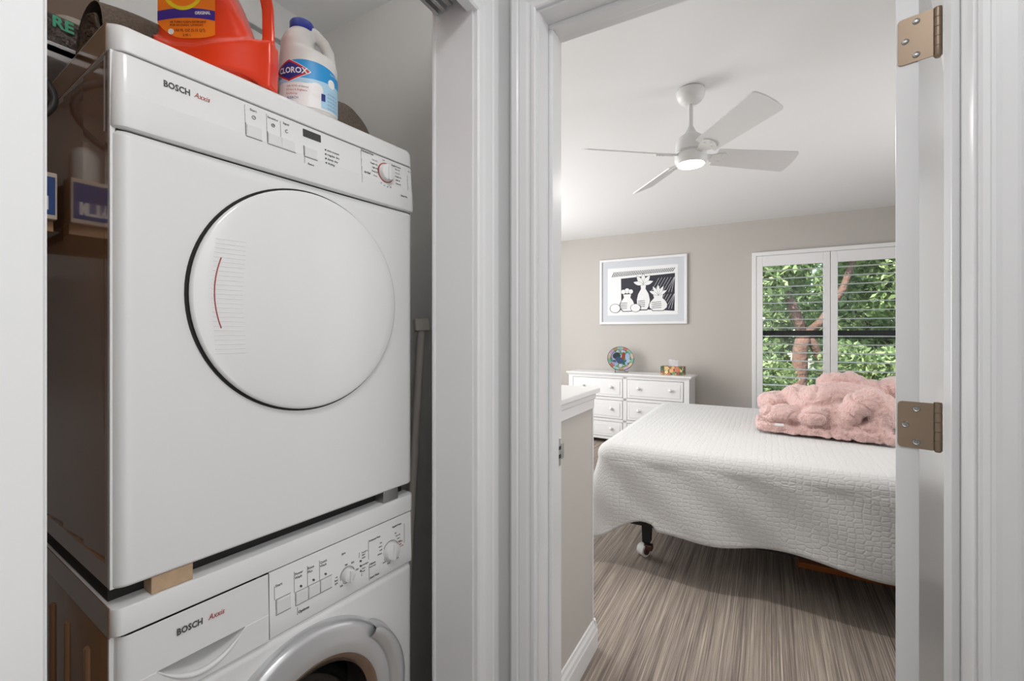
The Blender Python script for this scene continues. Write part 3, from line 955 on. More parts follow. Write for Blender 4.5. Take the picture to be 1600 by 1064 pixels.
wtxt('Regular/Cotton', .5290, .7850, .0058, bold=.0001, sx=.80)
for i, s in enumerate(('hot', 'warm', 'cold', 'delicate')):
    wtxt(s, .4975, .7615 - .0085 * i, .0052, align='RIGHT', sx=.85)
for i, s in enumerate(('hot', 'hot-cold', 'warm', 'warm')):
    wtxt(s, .5365 + .0035 * i, .7680 - .0078 * i, .0048, sx=.85)
for i, s in enumerate(('sanitary', 'heavy', 'extra hot')):
    wtxt(s, .5490, .7420 - .0060 * i, .0046, 'red_ink', sx=.9)
wtxt('Delicates', .4600, .7240, .0056, bold=.0001, sx=.85); wtxt('hand wash', .4600, .7180, .0050, sx=.85)
wtxt('rinse', .4985, .7120, .0046); wtxt('drain', .5120, .7045, .0046); wtxt('spin', .5400, .7060, .0046)
wtxt('Quick Wash', .4605, .6925, .0058, bold=.0001, sx=.9)
bm = nb(); grid(bm, lambda u, v: (.002 + .596 * u, (.016 - sqrt(max(0, .016 ** 2 - max(0, .016 - .596 * min(u, 1 - u)) ** 2))) + .002 + (.006 * smoothstep(.985, 1, v)), .02 + .656 * v), 120, 132)
bmesh.ops.delete(bm, geom=[f_ for f_ in bm.faces if (f_.calc_center_median().x - .306) ** 2 + (f_.calc_center_median().z - .447) ** 2 < .165 ** 2], context='FACES')
obj('front_panel', bm, M['white_app'], wa, True, recalc=False)
obj('panel_gap', bx(.006, .594, .010, .03, .672, .682), M['ink_light'], wa)
WC = (.306, .447)
prof = [(.215, -.004), (.215, .012), (.2135, .018), (.2095, .023), (.204, .0255), (.198, .0262), (.178, .030), (.160, .0315), (.1545, .0305), (.1535, .028)]
bm = nb(); lathe(bm, prof, (WC[0], 0, WC[1]), 'y', 96, cap=False)
bm2 = obj('door_ring', bm, M['silver'], wa, 'auto', 50)
bm = nb(); lathe(bm, [(.1540, .0300), (.1515, .0294), (.1495, .0285), (.1365, .0215), (.1350, .0185)], (WC[0], 0, WC[1]), 'y', 96, cap=False)
M['lip'] = mat('glossy_inner_lip', srgb(176, 152, 134), .12, metal=.8)
obj('inner_lip', bm, M['lip'], bm2, True)
prof = [(.1355, .0200), (.1330, .012), (.127, -.01), (.112, -.045), (.08, -.062), (0, -.068)]
bm = nb(); lathe(bm, prof, (WC[0], 0, WC[1]), 'y', 64, cap=False)
obj('porthole', bm, M['porthole'], bm2, True)
M['drum'] = mat('drum_steel', (.16, .15, .145), .35, metal=.7)
M['boot'] = mat('grey_rubber_boot', (.20, .20, .20), .5)
bm = nb(); lathe(bm, [(.210, -.004), (.150, -.006), (.142, -.02), (.150, -.045), (.142, -.06), (.150, -.075), (.20, -.08)], (WC[0], 0, WC[1]), 'y', 64, cap=False)
obj('rubber_boot', bm, M['boot'], wa, True)
bm = nb(); lathe(bm, [(.155, -.080), (.225, -.085), (.232, -.10), (.232, -.37), (.222, -.385), (0, -.39)], (WC[0], 0, WC[1]), 'y', 64, cap=False)
dm = obj('drum', bm, M['drum'], wa, 'auto')
for k in range(3):
    a_ = radians(40 + 120 * k)
    bm = nb(); tube(bm, [(WC[0] + .215 * cos(a_), .11, WC[1] + .215 * sin(a_)), (WC[0] + .205 * cos(a_), .24, WC[1] + .205 * sin(a_)), (WC[0] + .215 * cos(a_), .36, WC[1] + .215 * sin(a_))], [.02, .034, .02], 12)
    obj('drum_paddle', bm, M['boot'], dm, True)
# handle segment on the right of the ring
bm = nb()
def hseg(u, v):
    a = radians(-48 + 94 * u); bulge = sin(pi * u) ** .6
    r = .188 + (.027 + .026 * bulge) * v
    h = .0315 + .006 * sin(pi * min(1, v * 1.0)) - (.030 * smoothstep(.80, 1, v))
    if v == 0: h -= .006
    return (WC[0] + r * cos(a), -h, WC[1] + r * sin(a))
grid(bm, hseg, 40, 16)
hd = obj('door_handle', bm, M['silver'], bm2, True, recalc=False); hd['label'] = 'grey pull grip on the porthole ring'

# ------------------------------------------------------------------ bottles on the dryer
jug = thing('detergent_jug', 'orange liquid detergent jug with blue and yellow label on the dryer', 'jug', (-1.030, .4336, ZTOP), radians(29.36))


def slab(bm, outline, y0, y1, bev):
    tmp = nb()
    prism(tmp, outline, lambda p: (p[0], y0, p[1]), lambda p: (p[0], y1, p[1]))
    es = [e for e in tmp.edges if abs(e.verts[0].co.y - e.verts[1].co.y) < 1e-6]
    bmesh.ops.recalc_face_normals(tmp, faces=tmp.faces[:])
    bmesh.ops.bevel(tmp, geom=es, offset=bev, segments=5, affect='EDGES', profile=.5)
    me = bpy.data.meshes.new('t'); tmp.to_mesh(me); tmp.free(); bm.from_mesh(me); bpy.data.meshes.remove(me)


zb = ZTOP
bm = nb()
body = [(.010, .012), (.002, .05), (.000, .10), (.001, .190), (.008, .235), (.026, .262), (.050, .272), (.095, .270), (.120, .245), (.152, .185), (.168, .150), (.182, .118), (.194, .112), (.2225, .112), (.2245, .08), (.2225, .012)]
slab(bm, body, -.044, .036, .022)
low = [(.006, .0005), (.000, .03), (.000, .108), (.014, .100), (.044, .0885), (.087, .085), (.135, .096), (.1875, .111), (.2265, .112), (.2272, .06), (.2245, .0005), (.208, .0005), (.195, .010), (.170, .019), (.135, .019), (.105, .0005)]
slab(bm, low, -.050, .042, .010)
tube(bm, [(.207, 0, .09), (.2120, 0, .125), (.2105, 0, .180), (.203, 0, .218), (.178, 0, .246), (.125, 0, .262), (.08, 0, .255)], [.0170, .0135, .0130, .0135, .0150, .018, .02], 14)
me = remesh(bm, .0033, 6)
for v in me.vertices:
    v.co.z -= .021 * smoothstep(.02, .09, v.co.z)
    v.co.y *= 1 - .62 * smoothstep(.115, .226, v.co.x)
    v.co.x = v.co.x * .90 + .022
link_mesh('jug_body', me, M['orange'], jug)
bm = nb(); lathe(bm, [(.024, .235), (.024, .262), (.030, .264), (.031, .300), (.027, .304), (0, .304)], (.078, 0, .022), 'z', 28)
cj = obj('cap', bm, M['orange'], jug, 'auto')


def strip(x0, x1, lo, hi, f, n=24, th=None):
    bm = nb(); A = []; B = []
    for i in range(n + 1):
        x = x0 + (x1 - x0) * i / n
        l_, h_ = lo(x), hi(x)
        rows = [bm.verts.new(f(x, l_ + (h_ - l_) * k / 4)) for k in range(5)]
        A.append(rows)
    for a, b_ in zip(A, A[1:]):
        for k in range(4): bm.faces.new((a[k], b_[k], b_[k + 1], a[k + 1]))
    bmesh.ops.remove_doubles(bm, verts=bm.verts[:], dist=1e-6)
    return bm


def jf(d):
    return lambda x, z: (x, -.0448 - d, z)


M['lab_orange'] = mat('label_orange', srgb(255, 132, 30), .35)
M['lab_yellow'] = mat('label_yellow', srgb(250, 222, 40), .35)
M['lab_blue'] = mat('label_blue', srgb(64, 44, 150), .35)
M['lab_white'] = mat('label_white', srgb(240, 238, 236), .4)
M['lab_red'] = mat('label_red', srgb(196, 40, 50), .4)
M['lab_cyan'] = mat('label_sky_blue', srgb(40, 150, 214), .4)
M['lab_pale'] = mat('label_pale_blue', srgb(176, 214, 236), .4)
M['lab_text'] = mat('label_dark_text', srgb(140, 60, 30), .5)
M['lab_navy'] = mat('label_navy', srgb(40, 50, 130), .4)
lxc = .0855; lhw = .0530


def lab_lo(x):
    t_ = (x - lxc) / lhw
    return .0965 + .028 * (abs(min(0, t_)) ** 2.4) + (.006 * max(0, t_) ** 4)


jl = obj('label', strip(lxc - lhw, lxc + lhw, lab_lo, lambda x: .215, jf(.0002)), M['lab_orange'], jug, recalc=False)
obj('label_band', strip(lxc - lhw, lxc + lhw, lambda x: .128 + .006 * (1 - ((x - lxc) / lhw) ** 2), lambda x: .146 + .006 * (1 - ((x - lxc) / lhw) ** 2), jf(.0005)), M['lab_blue'], jl, recalc=False)
bm = nb()
for k in range(40):
    a0 = 2 * pi * k / 40; a1 = 2 * pi * (k + 1) / 40
    q = [(lxc - .006 + r * cos(a), .186 + r * sin(a)) for a, r in ((a0, .031), (a1, .031), (a1, .038), (a0, .038))]
    bm.faces.new([bm.verts.new((p[0], -.0454, p[1])) for p in q])
obj('label_ring', bm, M['lab_yellow'], jl)
def jtext(s, x, z, size, m, **k):
    return text(s, size, M[m], jl, (x, -.0455, z), **k)
jtext('ORIGINAL', lxc + .016, .1400, .0080, 'lab_white', bold=.0002, sx=.78)
jtext('HE TURBO CLEAN DETERGENT', lxc - .030, .1245, .0050, 'lab_text', sx=.95)
jtext('FOR 64 LOADS  LAVADAS', lxc - .030, .1185, .0056, 'lab_text', sx=.95)
jtext('100 FL OZ (3.12 QT)', lxc - .022, .1085, .0068, 'lab_text', sx=.95)
jtext('2.95 L', lxc - .006, .1000, .0064, 'lab_text', sx=.95)
bm = nb(); lathe(bm, [(0, .0006), (.0052, .0006), (.0052, 0)], (lxc - .028, -.0452, .1085), 'y', 20)
obj('label_emblem', bm, M['lab_white'], jl)
jl.location.z = -.021

# bleach bottle
bb = thing('bleach_bottle', 'white bleach bottle with blue cap and blue label on the dryer', 'bottle'); place(bb, .355, .072, ZTOP, radians(-32)); bb.scale = (1, 1, .962)
RX, RY = .0590, .046
bm = nb()
def ell(bm, z, c, rx, ry, n=36): return [bm.verts.new((c + rx * cos(2 * pi * k / n), ry * sin(2 * pi * k / n), z)) for k in range(n)]
levels = [(.0005, 0, .050, .040), (.004, 0, .0565, .044), (.012, 0, RX, RY), (.118, 0, RX, RY), (.132, -.001, .0575, .045), (.142, -.007, .050, .042), (.150, -.020, .036, .036), (.165, -.022, .034, .034), (.182, -.020, .030, .030), (.194, -.016, .025, .025), (.200, -.014, .021, .021), (.212, -.014, .020, .020)]
rings = [ell(bm, *l_) for l_ in levels]
for a, b_ in zip(rings, rings[1:]):
    for k in range(36): bm.faces.new((a[k], a[(k + 1) % 36], b_[(k + 1) % 36], b_[k]))
bm.faces.new(rings[0][::-1]); bm.faces.new(rings[-1])
tube(bm, [(.030, 0, .118), (.042, 0, .138), (.0405, 0, .160), (.030, 0, .182), (.012, 0, .197), (-.010, 0, .200)], [.018, .0145, .0125, .0125, .014, .016], 14)
link_mesh('bottle_body', remesh(bm, .0026, 4), M['bleach'], bb)
bm = nb(); lathe(bm, [(.0225, .196), (.0245, .198), (.0245, .214), (.0225, .217), (0, .2175)], (-.014, 0, 0), 'z', 32)
cp = obj('cap', bm, M['blue_cap'], bb, 'auto')


def bf(d):
    def f(s, z):
        a = s / .053
        return ((RX + d) * sin(a), -(RY + d) * cos(a), z)
    return f


z_top = lambda s: .107 - .10 * max(0, s - .0) ** 1.1 + .0
lb = obj('label', strip(-.075, .075, lambda s: .010, lambda s: .112 - .012 * ((s - 0) / .06) ** 2, bf(.0006), 40), M['lab_white'], bb, True, recalc=False)
obj('label_band', strip(-.075, .075, lambda s: .072 + .10 * s * .35, lambda s: .112 - .012 * (s / .06) ** 2, bf(.0009), 40), M['lab_cyan'], lb, True, recalc=False)
obj('label_band', strip(-.075, .075, lambda s: .062 + .035 * s, lambda s: .072 + .035 * s, bf(.0009), 40), M['lab_pale'], lb, True, recalc=False)
obj('label_band', strip(.022, .075, lambda s: .014, lambda s: .062 + .02 * s, bf(.0010), 20), M['lab_pale'], lb, True, recalc=False)
dcx, dcz, dw_, dh_ = -.036, .086, .040, .025
def dia(k):
    return (lambda s: dcz - dh_ * k * max(0, 1 - abs(s - dcx) / (dw_ * k)) ** .8, lambda s: dcz + dh_ * k * max(0, 1 - abs(s - dcx) / (dw_ * k)) ** .8)
for k, m, d in ((1.0, 'lab_white', .0012), (.95, 'lab_red', .0015), (.78, 'lab_navy', .0018)):
    lo, hi = dia(k); obj('label_emblem', strip(dcx - dw_ * k, dcx + dw_ * k, lo, hi, bf(d), 32), M[m], lb, recalc=False)


def btext(s, sx_, z, size, m, **k):
    me = text_mesh(s, size, extrude=0, **k)
    f = bf(.0022)
    for v in me.vertices: v.co = Vector(f(sx_ + v.co.x, z + v.co.y))
    return link_mesh('lettering', me, M[m], lb)


btext('CLOROX', dcx - .0245, dcz - .0055, .0175, 'lab_white', bold=.0004, sx=.80)
btext('Kills 99.9% of Germs', -.040, .050, .0058, 'lab_text', sx=.8)
btext('Whitens & Brightens', -.042, .042, .0058, 'lab_red', sx=.8)
btext('Disinfecting', -.042, .034, .0058, 'lab_red', sx=.8)
btext('BLEACH', -.040, .024, .0075, 'lab_navy', sx=.8)
btext('Concentrated', .040, .095, .006, 'lab_white', sx=.8)
for i in range(5): btext('121 FL OZ 3.5 L', .034, .048 - .008 * i, .0048, 'lab_navy', sx=.8)
obj('label_emblem', strip(.000, .026, lambda s: .052 - .014 * sqrt(max(0, 1 - ((s - .013) / .013) ** 2)), lambda s: .052 + .014 * sqrt(max(0, 1 - ((s - .013) / .013) ** 2)), bf(.0013), 20), M['lab_white'], lb, recalc=False)
obj('label_emblem', strip(.022, .030, lambda s: .030, lambda s: .046, bf(.0014), 6), M['lab_navy'], lb, recalc=False)
obj('label_emblem', strip(.036, .054, lambda s: .076 - .010 * sqrt(max(0, 1 - ((s - .045) / .009) ** 2)), lambda s: .076 + .010 * sqrt(max(0, 1 - ((s - .045) / .009) ** 2)), bf(.0013), 20), M['lab_white'], lb, recalc=False)

# rolled mat behind the bottles
rl = thing('rolled_mat', 'rolled taupe mesh mat lying on the dryer behind the bottles', 'rolled mat'); place(rl, 0, .308, ZTOP)
bm = nb()
def roll(u, v):
    a = 2 * pi * v; x = .045 + .605 * u
    rr = .084 + .018 * u - .014 * smoothstep(.88, 1, u)
    r = rr + .0025 * sin(9 * u + 3 * a) + .002 * sin(21 * u)
    if u > .96: r *= 1 - .10 * ((u - .96) / .04) ** 2
    return (x, r * cos(a), max(.0004, rr - .001 + r * sin(a) + .003 * sin(5 * u)))
grid(bm, roll, 60, 36)
bmesh.ops.remove_doubles(bm, verts=bm.verts[:], dist=1e-5)
obj('mat_body', bm, M['mat_roll'], rl, True)
bm = nb()
sp_ = [(.647 + .003 * sin(k * 1.7), (.008 + .060 * k / 150) * cos(k * .36), .088 + (.008 + .060 * k / 150) * sin(k * .36)) for k in range(150)]
tube(bm, sp_, .0036, 6)
obj('roll_end', bm, M['mat_end'], rl, True)
bm = nb()
tube(bm, [(.047 + .003 * sin(k * 1.7), (.008 + .055 * k / 150) * cos(k * .36), .083 + (.008 + .055 * k / 150) * sin(k * .36)) for k in range(150)], .0036, 6)
obj('roll_end', bm, M['mat_roll'], rl, True)

# leaning mop pole beside the machines
mp = thing('mop_pole', 'pale mop pole with square cap leaning beside the machines', 'pole', (-.915, .965, 0))
A = Vector((0, 0, 0)); B = Vector((-.072, .185, 1.285)); D = (B - A)
bm = nb(); tube(bm, [A, B], [.012, .012], 14)
M['pole'] = mat('pole_cream', srgb(196, 190, 182), .45)
obj('pole', bm, M['pole'], mp, 'auto')
bm = nb(); box(bm, -.024, .024, -.014, .014, -.02, .02, .004)
o = obj('end_cap', bm, M['pole'], mp); o.location = B; o.rotation_euler = (radians(-8), radians(-3), radians(60))
tag(place(obj('pipe', cyl(nb(), (0, 0, 0), (0, 0, 1.55), .010), M['pole']), .640, .25, .0), 'thin pale pipe standing on the floor behind the mop pole', 'pipe')

# left side of the closet: shelf with a box, wipes box, cable, rails
SX = -1.23
sh = thing('closet_shelf', 'white closet shelf at the back left above the dryer', 'shelf', (CL_BACK, .16, 1.815))
bm = nb(); box(bm, .002, .30, -.275, .27, 0, .012); box(bm, .285, .30, -.275, .27, -.012, .02, .002)
obj('shelf_board', bm, M['trim'], sh)
bm = nb(); box(bm, .002, .28, .235, .255, -.09, 0)
obj('bracket', bm, M['dark'], sh)
bk = thing('storage_box', 'dark grey crinkled plastic box with green letters on the closet shelf', 'box', (SX - .16, .37, 1.828))
M['crinkle'] = mat('dark_crinkled_plastic', srgb(88, 78, 72), .35, bump=(70, 1.0, .02), var=(55, .6))
M['green_ink'] = mat('green_lettering', srgb(70, 180, 140), .5)
bm = nb(); box(bm, 0, .155, -.040, .085, .001, .066, .004)
o = obj('box_body', bm, M['crinkle'], bk)
tx = text('RE', .030, M['green_ink'], bk, (.1556, -.032, .041), (pi / 2, 0, pi / 2), bold=.001)
tag(obj('tape_roll', lathe(nb(), [(.017, 0), (.03, 0), (.03, .022), (.017, .022), (.017, 0)], (SX - .06, .385, 1.8945), 'z', 24), M['mat_end'], None, 'auto'), 'cream tape roll on top of the crinkled box', 'tape roll')
tag(obj('cloth_bundle', bx(SX - .12, SX - .02, .418, .452, 1.8945, 1.926, bev=.008), M['mat_roll']), 'small folded grey cloth on top of the crinkled box', 'cloth')
tag(obj('shade_sheet', bx(CL_BACK + .004, CL_BACK + .03, -.11, .50, 1.84, 2.40), mat('shade_sheet_brown', srgb(108, 88, 72), .6, var=(6, .3))), 'added brown sheet standing in for shade on the back wall above the shelf', 'board')  # brown sheet added to paint this part of the back wall as shaded
sd = thing('side_shelf', 'dark brown wooden ledge in the gap left of the dryer', 'shelf', (-1.27, .10, 1.44))
obj('ledge_board', bx(-.16, .16, -.218, .206, 0, .018), M['closet_dark'], sd)
wb = thing('wipes_box', 'blue and cream card box with a white letter, left of the dryer', 'box', (-1.16, .2290, 1.458), radians(4.5) * -1)
M['card_cream'] = mat('card_cream', srgb(222, 206, 190), .6)
M['card_blue'] = mat('card_blue', srgb(28, 72, 140), .45, var=(20, .5))
obj('carton', bx(-.07, .06, -.12, .083, .001, .083, bev=.002), M['card_cream'], wb)
obj('front_print', bx(.0601, .0607, -.11, .080, .009, .075), M['card_blue'], wb)
text('CALM', .032, M['lab_white'], wb, (.0610, -.012, .018), (pi / 2, 0, pi / 2), bold=.001)
tag(obj('spray_bottle', lathe(nb(), [(0, .0005), (.024, .001), (.026, .006), (.026, .05), (.020, .062), (.010, .068), (.010, .078), (0, .078)], (-1.132, .276, 1.5415), 'z', 24), M['bleach'], None, 'auto'), 'small white bottle standing on the blue card box', 'bottle')
pts = [(-1.085 - .02 * k / 20, .10 + .203 * sin(pi * k / 20) , 1.80 - .26 * k / 20) for k in range(21)]
tag(obj('power_cable', tube(nb(), pts, .0065, 8), M['dark'], None, True), 'black cable looping down in the gap left of the dryer', 'cable')
tag(obj('wall_rail', bx(CL_BACK, CL_BACK + .012, .45, CL_END, 2.295, 2.305), M['steel']), 'thin metal rail high on the closet back wall', 'rail')

# ------------------------------------------------------------------ ceiling fan
fan = thing('ceiling_fan', 'white four blade ceiling fan with a lit round lamp', 'ceiling fan', (-.327, 2.35, 0))
bm = nb(); lathe(bm, [(.052, CEIL - .001), (.062, CEIL - .004), (.066, CEIL - .014), (.065, CEIL - .028), (.059, CEIL - .045), (.048, CEIL - .060), (.030, CEIL - .070), (.022, CEIL - .074), (.0, CEIL - .074)], n=36)
obj('canopy', bm, M['fan_white'], fan, 'auto')
obj('downrod', cyl(nb(), (0, 0, CEIL - .06), (0, 0, 2.235), .0115), M['fan_white'], fan, 'auto')
bm = nb(); lathe(bm, [(.012, 2.262), (.018, 2.250), (.028, 2.228), (.036, 2.222), (.058, 2.205), (.068, 2.180), (.070, 2.150), (.070, 2.140), (.066, 2.138), (.060, 2.128), (0, 2.128)], n=40)
obj('motor_housing', bm, M['fan_white'], fan, 'auto')
bm = nb(); lathe(bm, [(.06, 2.130), (.072, 2.126), (.074, 2.100), (.070, 2.082), (.064, 2.076), (.060, 2.078)], n=40)
lk = obj('light_kit', bm, M['fan_white'], fan, 'auto')
bm = nb(); lathe(bm, [(.0635, 2.080), (.060, 2.073), (.03, 2.068), (0, 2.067)], n=40)
obj('lamp_lens', bm, M['fan_lamp'], fan, True)
FZ = 2.120; KP = math.atan(.42)
blade_me = None
for k in range(4):
    a = radians(38 + 90 * k)
    if blade_me is None:
        bm = nb(); n = 22
        out = []
        for i in range(n + 1):
            t_ = i / n; x = .125 + .405 * t_
            wdt = .052 + .016 * t_
            out.append((x, -wdt))
        for i in range(9):
            a_ = -pi / 2 + pi * i / 8; out.append((.53 + .018 * cos(a_), .068 * sin(a_)))
        for i in range(n + 1):
            t_ = 1 - i / n; x = .125 + .405 * t_; out.append((x, .052 + .016 * t_))
        # keep unique
        uo = []
        for p in out:
            if not uo or (abs(p[0] - uo[-1][0]) + abs(p[1] - uo[-1][1])) > 1e-4: uo.append(p)
        prism(bm, uo, lambda p: (p[0], p[1], -.003), lambda p: (p[0], p[1], .003))
        b_ = obj('blade', bm, M['fan_blade'], fan); blade_me = b_.data
        bm = nb(); box(bm, .055, .12, -.014, .014, -.006, .004, .002)
        pts = [(.10, -.02), (.13, -.030), (.165, -.034), (.185, -.018), (.188, 0), (.185, .018), (.165, .034), (.13, .030), (.10, .02)]
        prism(bm, pts, lambda p: (p[0], p[1], -.009), lambda p: (p[0], p[1], -.003))
        for sx_, sy in ((.150, -.018), (.150, .018), (.172, 0)): cyl(bm, (sx_, sy, -.0115), (sx_, sy, -.008), .005, n=10)
        br = obj('blade_iron', bm, M['fan_white'], b_, 'auto'); br_me = br.data
    else:
        b_ = bpy.data.objects.new('blade', blade_me); COL.objects.link(b_); b_.parent = fan
        br = bpy.data.objects.new('blade_iron', br_me); COL.objects.link(br); br.parent = b_
    b_.location = (0, 0, FZ); b_.rotation_euler = (Matrix.Rotation(a, 3, 'Z') @ Matrix.Rotation(-KP, 3, 'X')).to_euler()
lamp('fan_lamp_light', 'AREA', (-.327, 2.35, 2.062), (0, 0, 0), 11.0, (1, .97, .93), shape='DISK', size=.11, spread=radians(180))

# ------------------------------------------------------------------ framed print
pf = thing('framed_print', 'white framed black and white print with grey mat on the wall', 'picture', (-1.296, BACK, 1.755))
W2, H2 = .506, .392
bm = nb()
box(bm, -W2, W2, -.026, -.001, H2 - .028, H2, .003); box(bm, -W2, W2, -.026, -.001, -H2, -H2 + .028, .003)
box(bm, -W2, -W2 + .028, -.026, -.001, -H2 + .028, H2 - .028, .003); box(bm, W2 - .028, W2, -.026, -.001, -H2 + .028, H2 - .028, .003)
obj('frame', bm, M['trim'], pf)
obj('mat_board', bx(-W2 + .027, W2 - .027, -.012, -.002, -H2 + .027, H2 - .027), M['mat_board'], pf)
IX, IZ = .408, .285
pp = obj('print_sheet', bx(-IX, IX, -.0135, -.012, -IZ, IZ), M['print_paper'], pf)


def poly(bm, pts, y):
    bm.faces.new([bm.verts.new((p[0], y, p[1])) for p in pts])


def ellipse(cx, cz, rx, rz, n=28, rot=0):
    return [(cx + rx * cos(2 * pi * k / n) * cos(rot) - rz * sin(2 * pi * k / n) * sin(rot), cz + rx * cos(2 * pi * k / n) * sin(rot) + rz * sin(2 * pi * k / n) * cos(rot)) for k in range(n)]


bm = nb(); poly(bm, [(-.24, -.20), (.37, -.245), (.375, .185), (-.245, .155)], -.0138)
for k in range(34):        # slanted pen strokes along the top border
    x = -.36 + k * .0212; poly(bm, [(x, .178 + .0008 * k), (x + .011, .178 + .0008 * k), (x + .038, .238 + .0003 * k), (x + .029, .238 + .0003 * k)], -.0138)
obj('printed_ground', bm, M['print_dark'], pp)
bm = nb()
for k in range(16):        # pale hatch on the dark ground
    x = .10 + .27 * (k % 8) / 8; z0 = -.22 + .19 * (k // 8)
    poly(bm, [(x, z0), (x + .003, z0), (min(.372, x + .10), z0 + .17), (min(.372, x + .10) - .003, z0 + .17)], -.0141)
obj('printed_hatch', bm, M['print_paper'], pp)
# generic still life of pale pots, pears and leaves
def vase(cx, z0, h, w, neck):
    L = [(w * .55, 0), (w * .95, .18 * h), (w, .38 * h), (w * .80, .60 * h), (neck, .80 * h), (neck * 1.25, h)]
    return [(cx - a, z0 + b_) for a, b_ in L[::-1]] + [(cx + a, z0 + b_) for a, b_ in L]
def leafy(x, z, L, wd, ang):
    ca, sa = cos(ang), sin(ang); q = []
    for k in range(11): t_ = k / 10; q.append((L * t_, wd * sin(pi * t_)))
    for k in range(1, 10): t_ = 1 - k / 10; q.append((L * t_, -wd * sin(pi * t_)))
    return [(x + a * ca - b_ * sa, z + a * sa + b_ * ca) for a, b_ in q]
shapes = [vase(.02, -.22, .30, .075, .026), vase(-.17, -.235, .20, .085, .038), vase(.19, -.235, .18, .10, .045), leafy(.02, .07, .13, .024, 1.57), leafy(.02, .07, .13, .024, 2.2), leafy(.02, .07, .13, .024, .94), leafy(.02, .07, .12, .022, 2.85), leafy(.02, .07, .12, .022, .30),
          leafy(.19, -.06, .11, .018, .5), leafy(.19, -.06, .12, .018, 1.04), leafy(.19, -.06, .12, .018, 1.57), leafy(.19, -.06, .12, .018, 2.1), leafy(.19, -.06, .11, .018, 2.65), ellipse(-.17, .005, .03, .03), ellipse(-.215, -.005, .026, .026), ellipse(-.125, -.005, .026, .026), ellipse(-.07, -.20, .055, .045), ellipse(-.315, -.20, .06, .05)]
bm = nb(); bm2_ = nb()
for i, s in enumerate(shapes):
    cx = sum(p[0] for p in s) / len(s); cz = sum(p[1] for p in s) / len(s)
    poly(bm2_, [(cx + (p[0] - cx) * 1.10, cz + (p[1] - cz) * 1.08) for p in s], -.0143 - .0004 * i)
    poly(bm, s, -.0145 - .0004 * i)
obj('printed_outlines', bm2_, M['print_dark'], pp); obj('printed_shapes', bm, M['print_paper'], pp)
bm = nb()
for k in range(4):
    for cx, z0, w_ in ((.02, -.19, .06), (-.19, -.21, .07), (.20, -.21, .085)):
        z = z0 + .022 * k; poly(bm, [(cx - w_, z), (cx + w_ * .3, z + .004), (cx + w_ * .3, z + .009), (cx - w_, z + .005)], -.0205)
obj('printed_accents', bm, M['print_dark'], pp)

# ------------------------------------------------------------------ dresser
DX0, DX1 = -2.09, -.685
ds = thing('dresser', 'white six drawer dresser with round knobs against the wall', 'dresser', ((DX0 + DX1) / 2, 5.235, 0), radians(-2.2))
w2 = (DX1 - DX0) / 2; f = -.185
bm = nb(); box(bm, -w2 + .02, w2 - .02, f + .012, .155, .07, .77); box(bm, -w2 + .02, -w2 + .075, f, f + .02, 0, .77, .003); box(bm, w2 - .075, w2 - .02, f, f + .02, 0, .77, .003)
box(bm, -.022, .022, f, f + .02, .05, .77, .002)
for z in (.745, .50, .255, .05): box(bm, -w2 + .07, w2 - .07, f, f + .02, z - .0, z + .03)
box(bm, w2 - .08, w2 - .02, .10, .155, 0, .10); box(bm, -w2 + .02, -w2 + .08, .10, .155, 0, .10)
obj('carcass', bm, M['furn'], ds)
bm = nb(); box(bm, -w2 - .004, w2 + .004, f - .022, .158, .783, .803, .005); box(bm, -w2 + .010, w2 - .010, f - .010, .156, .768, .783, .005)
obj('dresser_top', bm, M['furn'], ds)
kn = None; dmesh = None
for c in (-1, 1):
    for z0 in (.530, .285, .080):
        z1 = {.530: .745, .285: .50, .080: .255}[z0]
        xa, xb = (-w2 + .075, -.022) if c < 0 else (.022, w2 - .075)
        g = .005
        bm = nb(); box(bm, xa + g, xb - g, f - .004, f + .03, z0 + g, z1 - g, .002); box(bm, xa + .030, xb - .030, f - .008, f, z0 + .030, z1 - .030, .006, 1)
        d_ = obj('drawer', bm, M['furn'], ds)
        obj('drawer_gap', bx(xa, xb, f + .0095, f + .0125, z0, z1), M['dark'], d_)
        for q in (.22, .78):
            if kn is None:
                b2 = nb(); lathe(b2, [(0, .032), (.010, .031), (.0165, .026), (.018, .019), (.014, .012), (.009, .008), (.011, 0)], (0, 0, 0), 'y', 20)
                k_ = obj('knob', b2, M['furn'], d_, True); kn = k_.data
            else:
                k_ = bpy.data.objects.new('knob', kn); COL.objects.link(k_); k_.parent = d_
            k_.location = (xa + (xb - xa) * q, f - .007, (z0 + z1) / 2 + .01)

# plate on its stand
pc = (-1.478, 5.20, .803)
pl = thing('decorative_plate', 'round stained glass style plate with a rooster, on the dresser', 'plate', pc, radians(24))
PT = radians(14)
def plate_pt(x, z, y=0):      # leaning back plate plane
    return (x, .02 + y * cos(PT) + z * sin(PT), .010 + z * cos(PT) - y * sin(PT) + .0)
M['plate_scene'] = patterned('plate_glass', [(40, 120, 84), (90, 150, 120), (150, 176, 214), (168, 156, 200), (60, 90, 100), (120, 150, 90), (190, 200, 210)], 34, .15)
PR = .150
bm = nb()
vs0 = [bm.verts.new(plate_pt(0 + .118 * cos(2 * pi * k / 40), PR + .118 * .93 * sin(2 * pi * k / 40), -.004)) for k in range(40)]
bm.faces.new(vs0)
vs1 = [bm.verts.new(plate_pt(.118 * cos(2 * pi * k / 40), PR + .118 * .93 * sin(2 * pi * k / 40), .008)) for k in range(40)]
bm.faces.new(vs1[::-1])
for k in range(40): bm.faces.new((vs0[k], vs0[(k + 1) % 40], vs1[(k + 1) % 40], vs1[k]))
obj('plate_centre', bm, M['plate_scene'], pl)
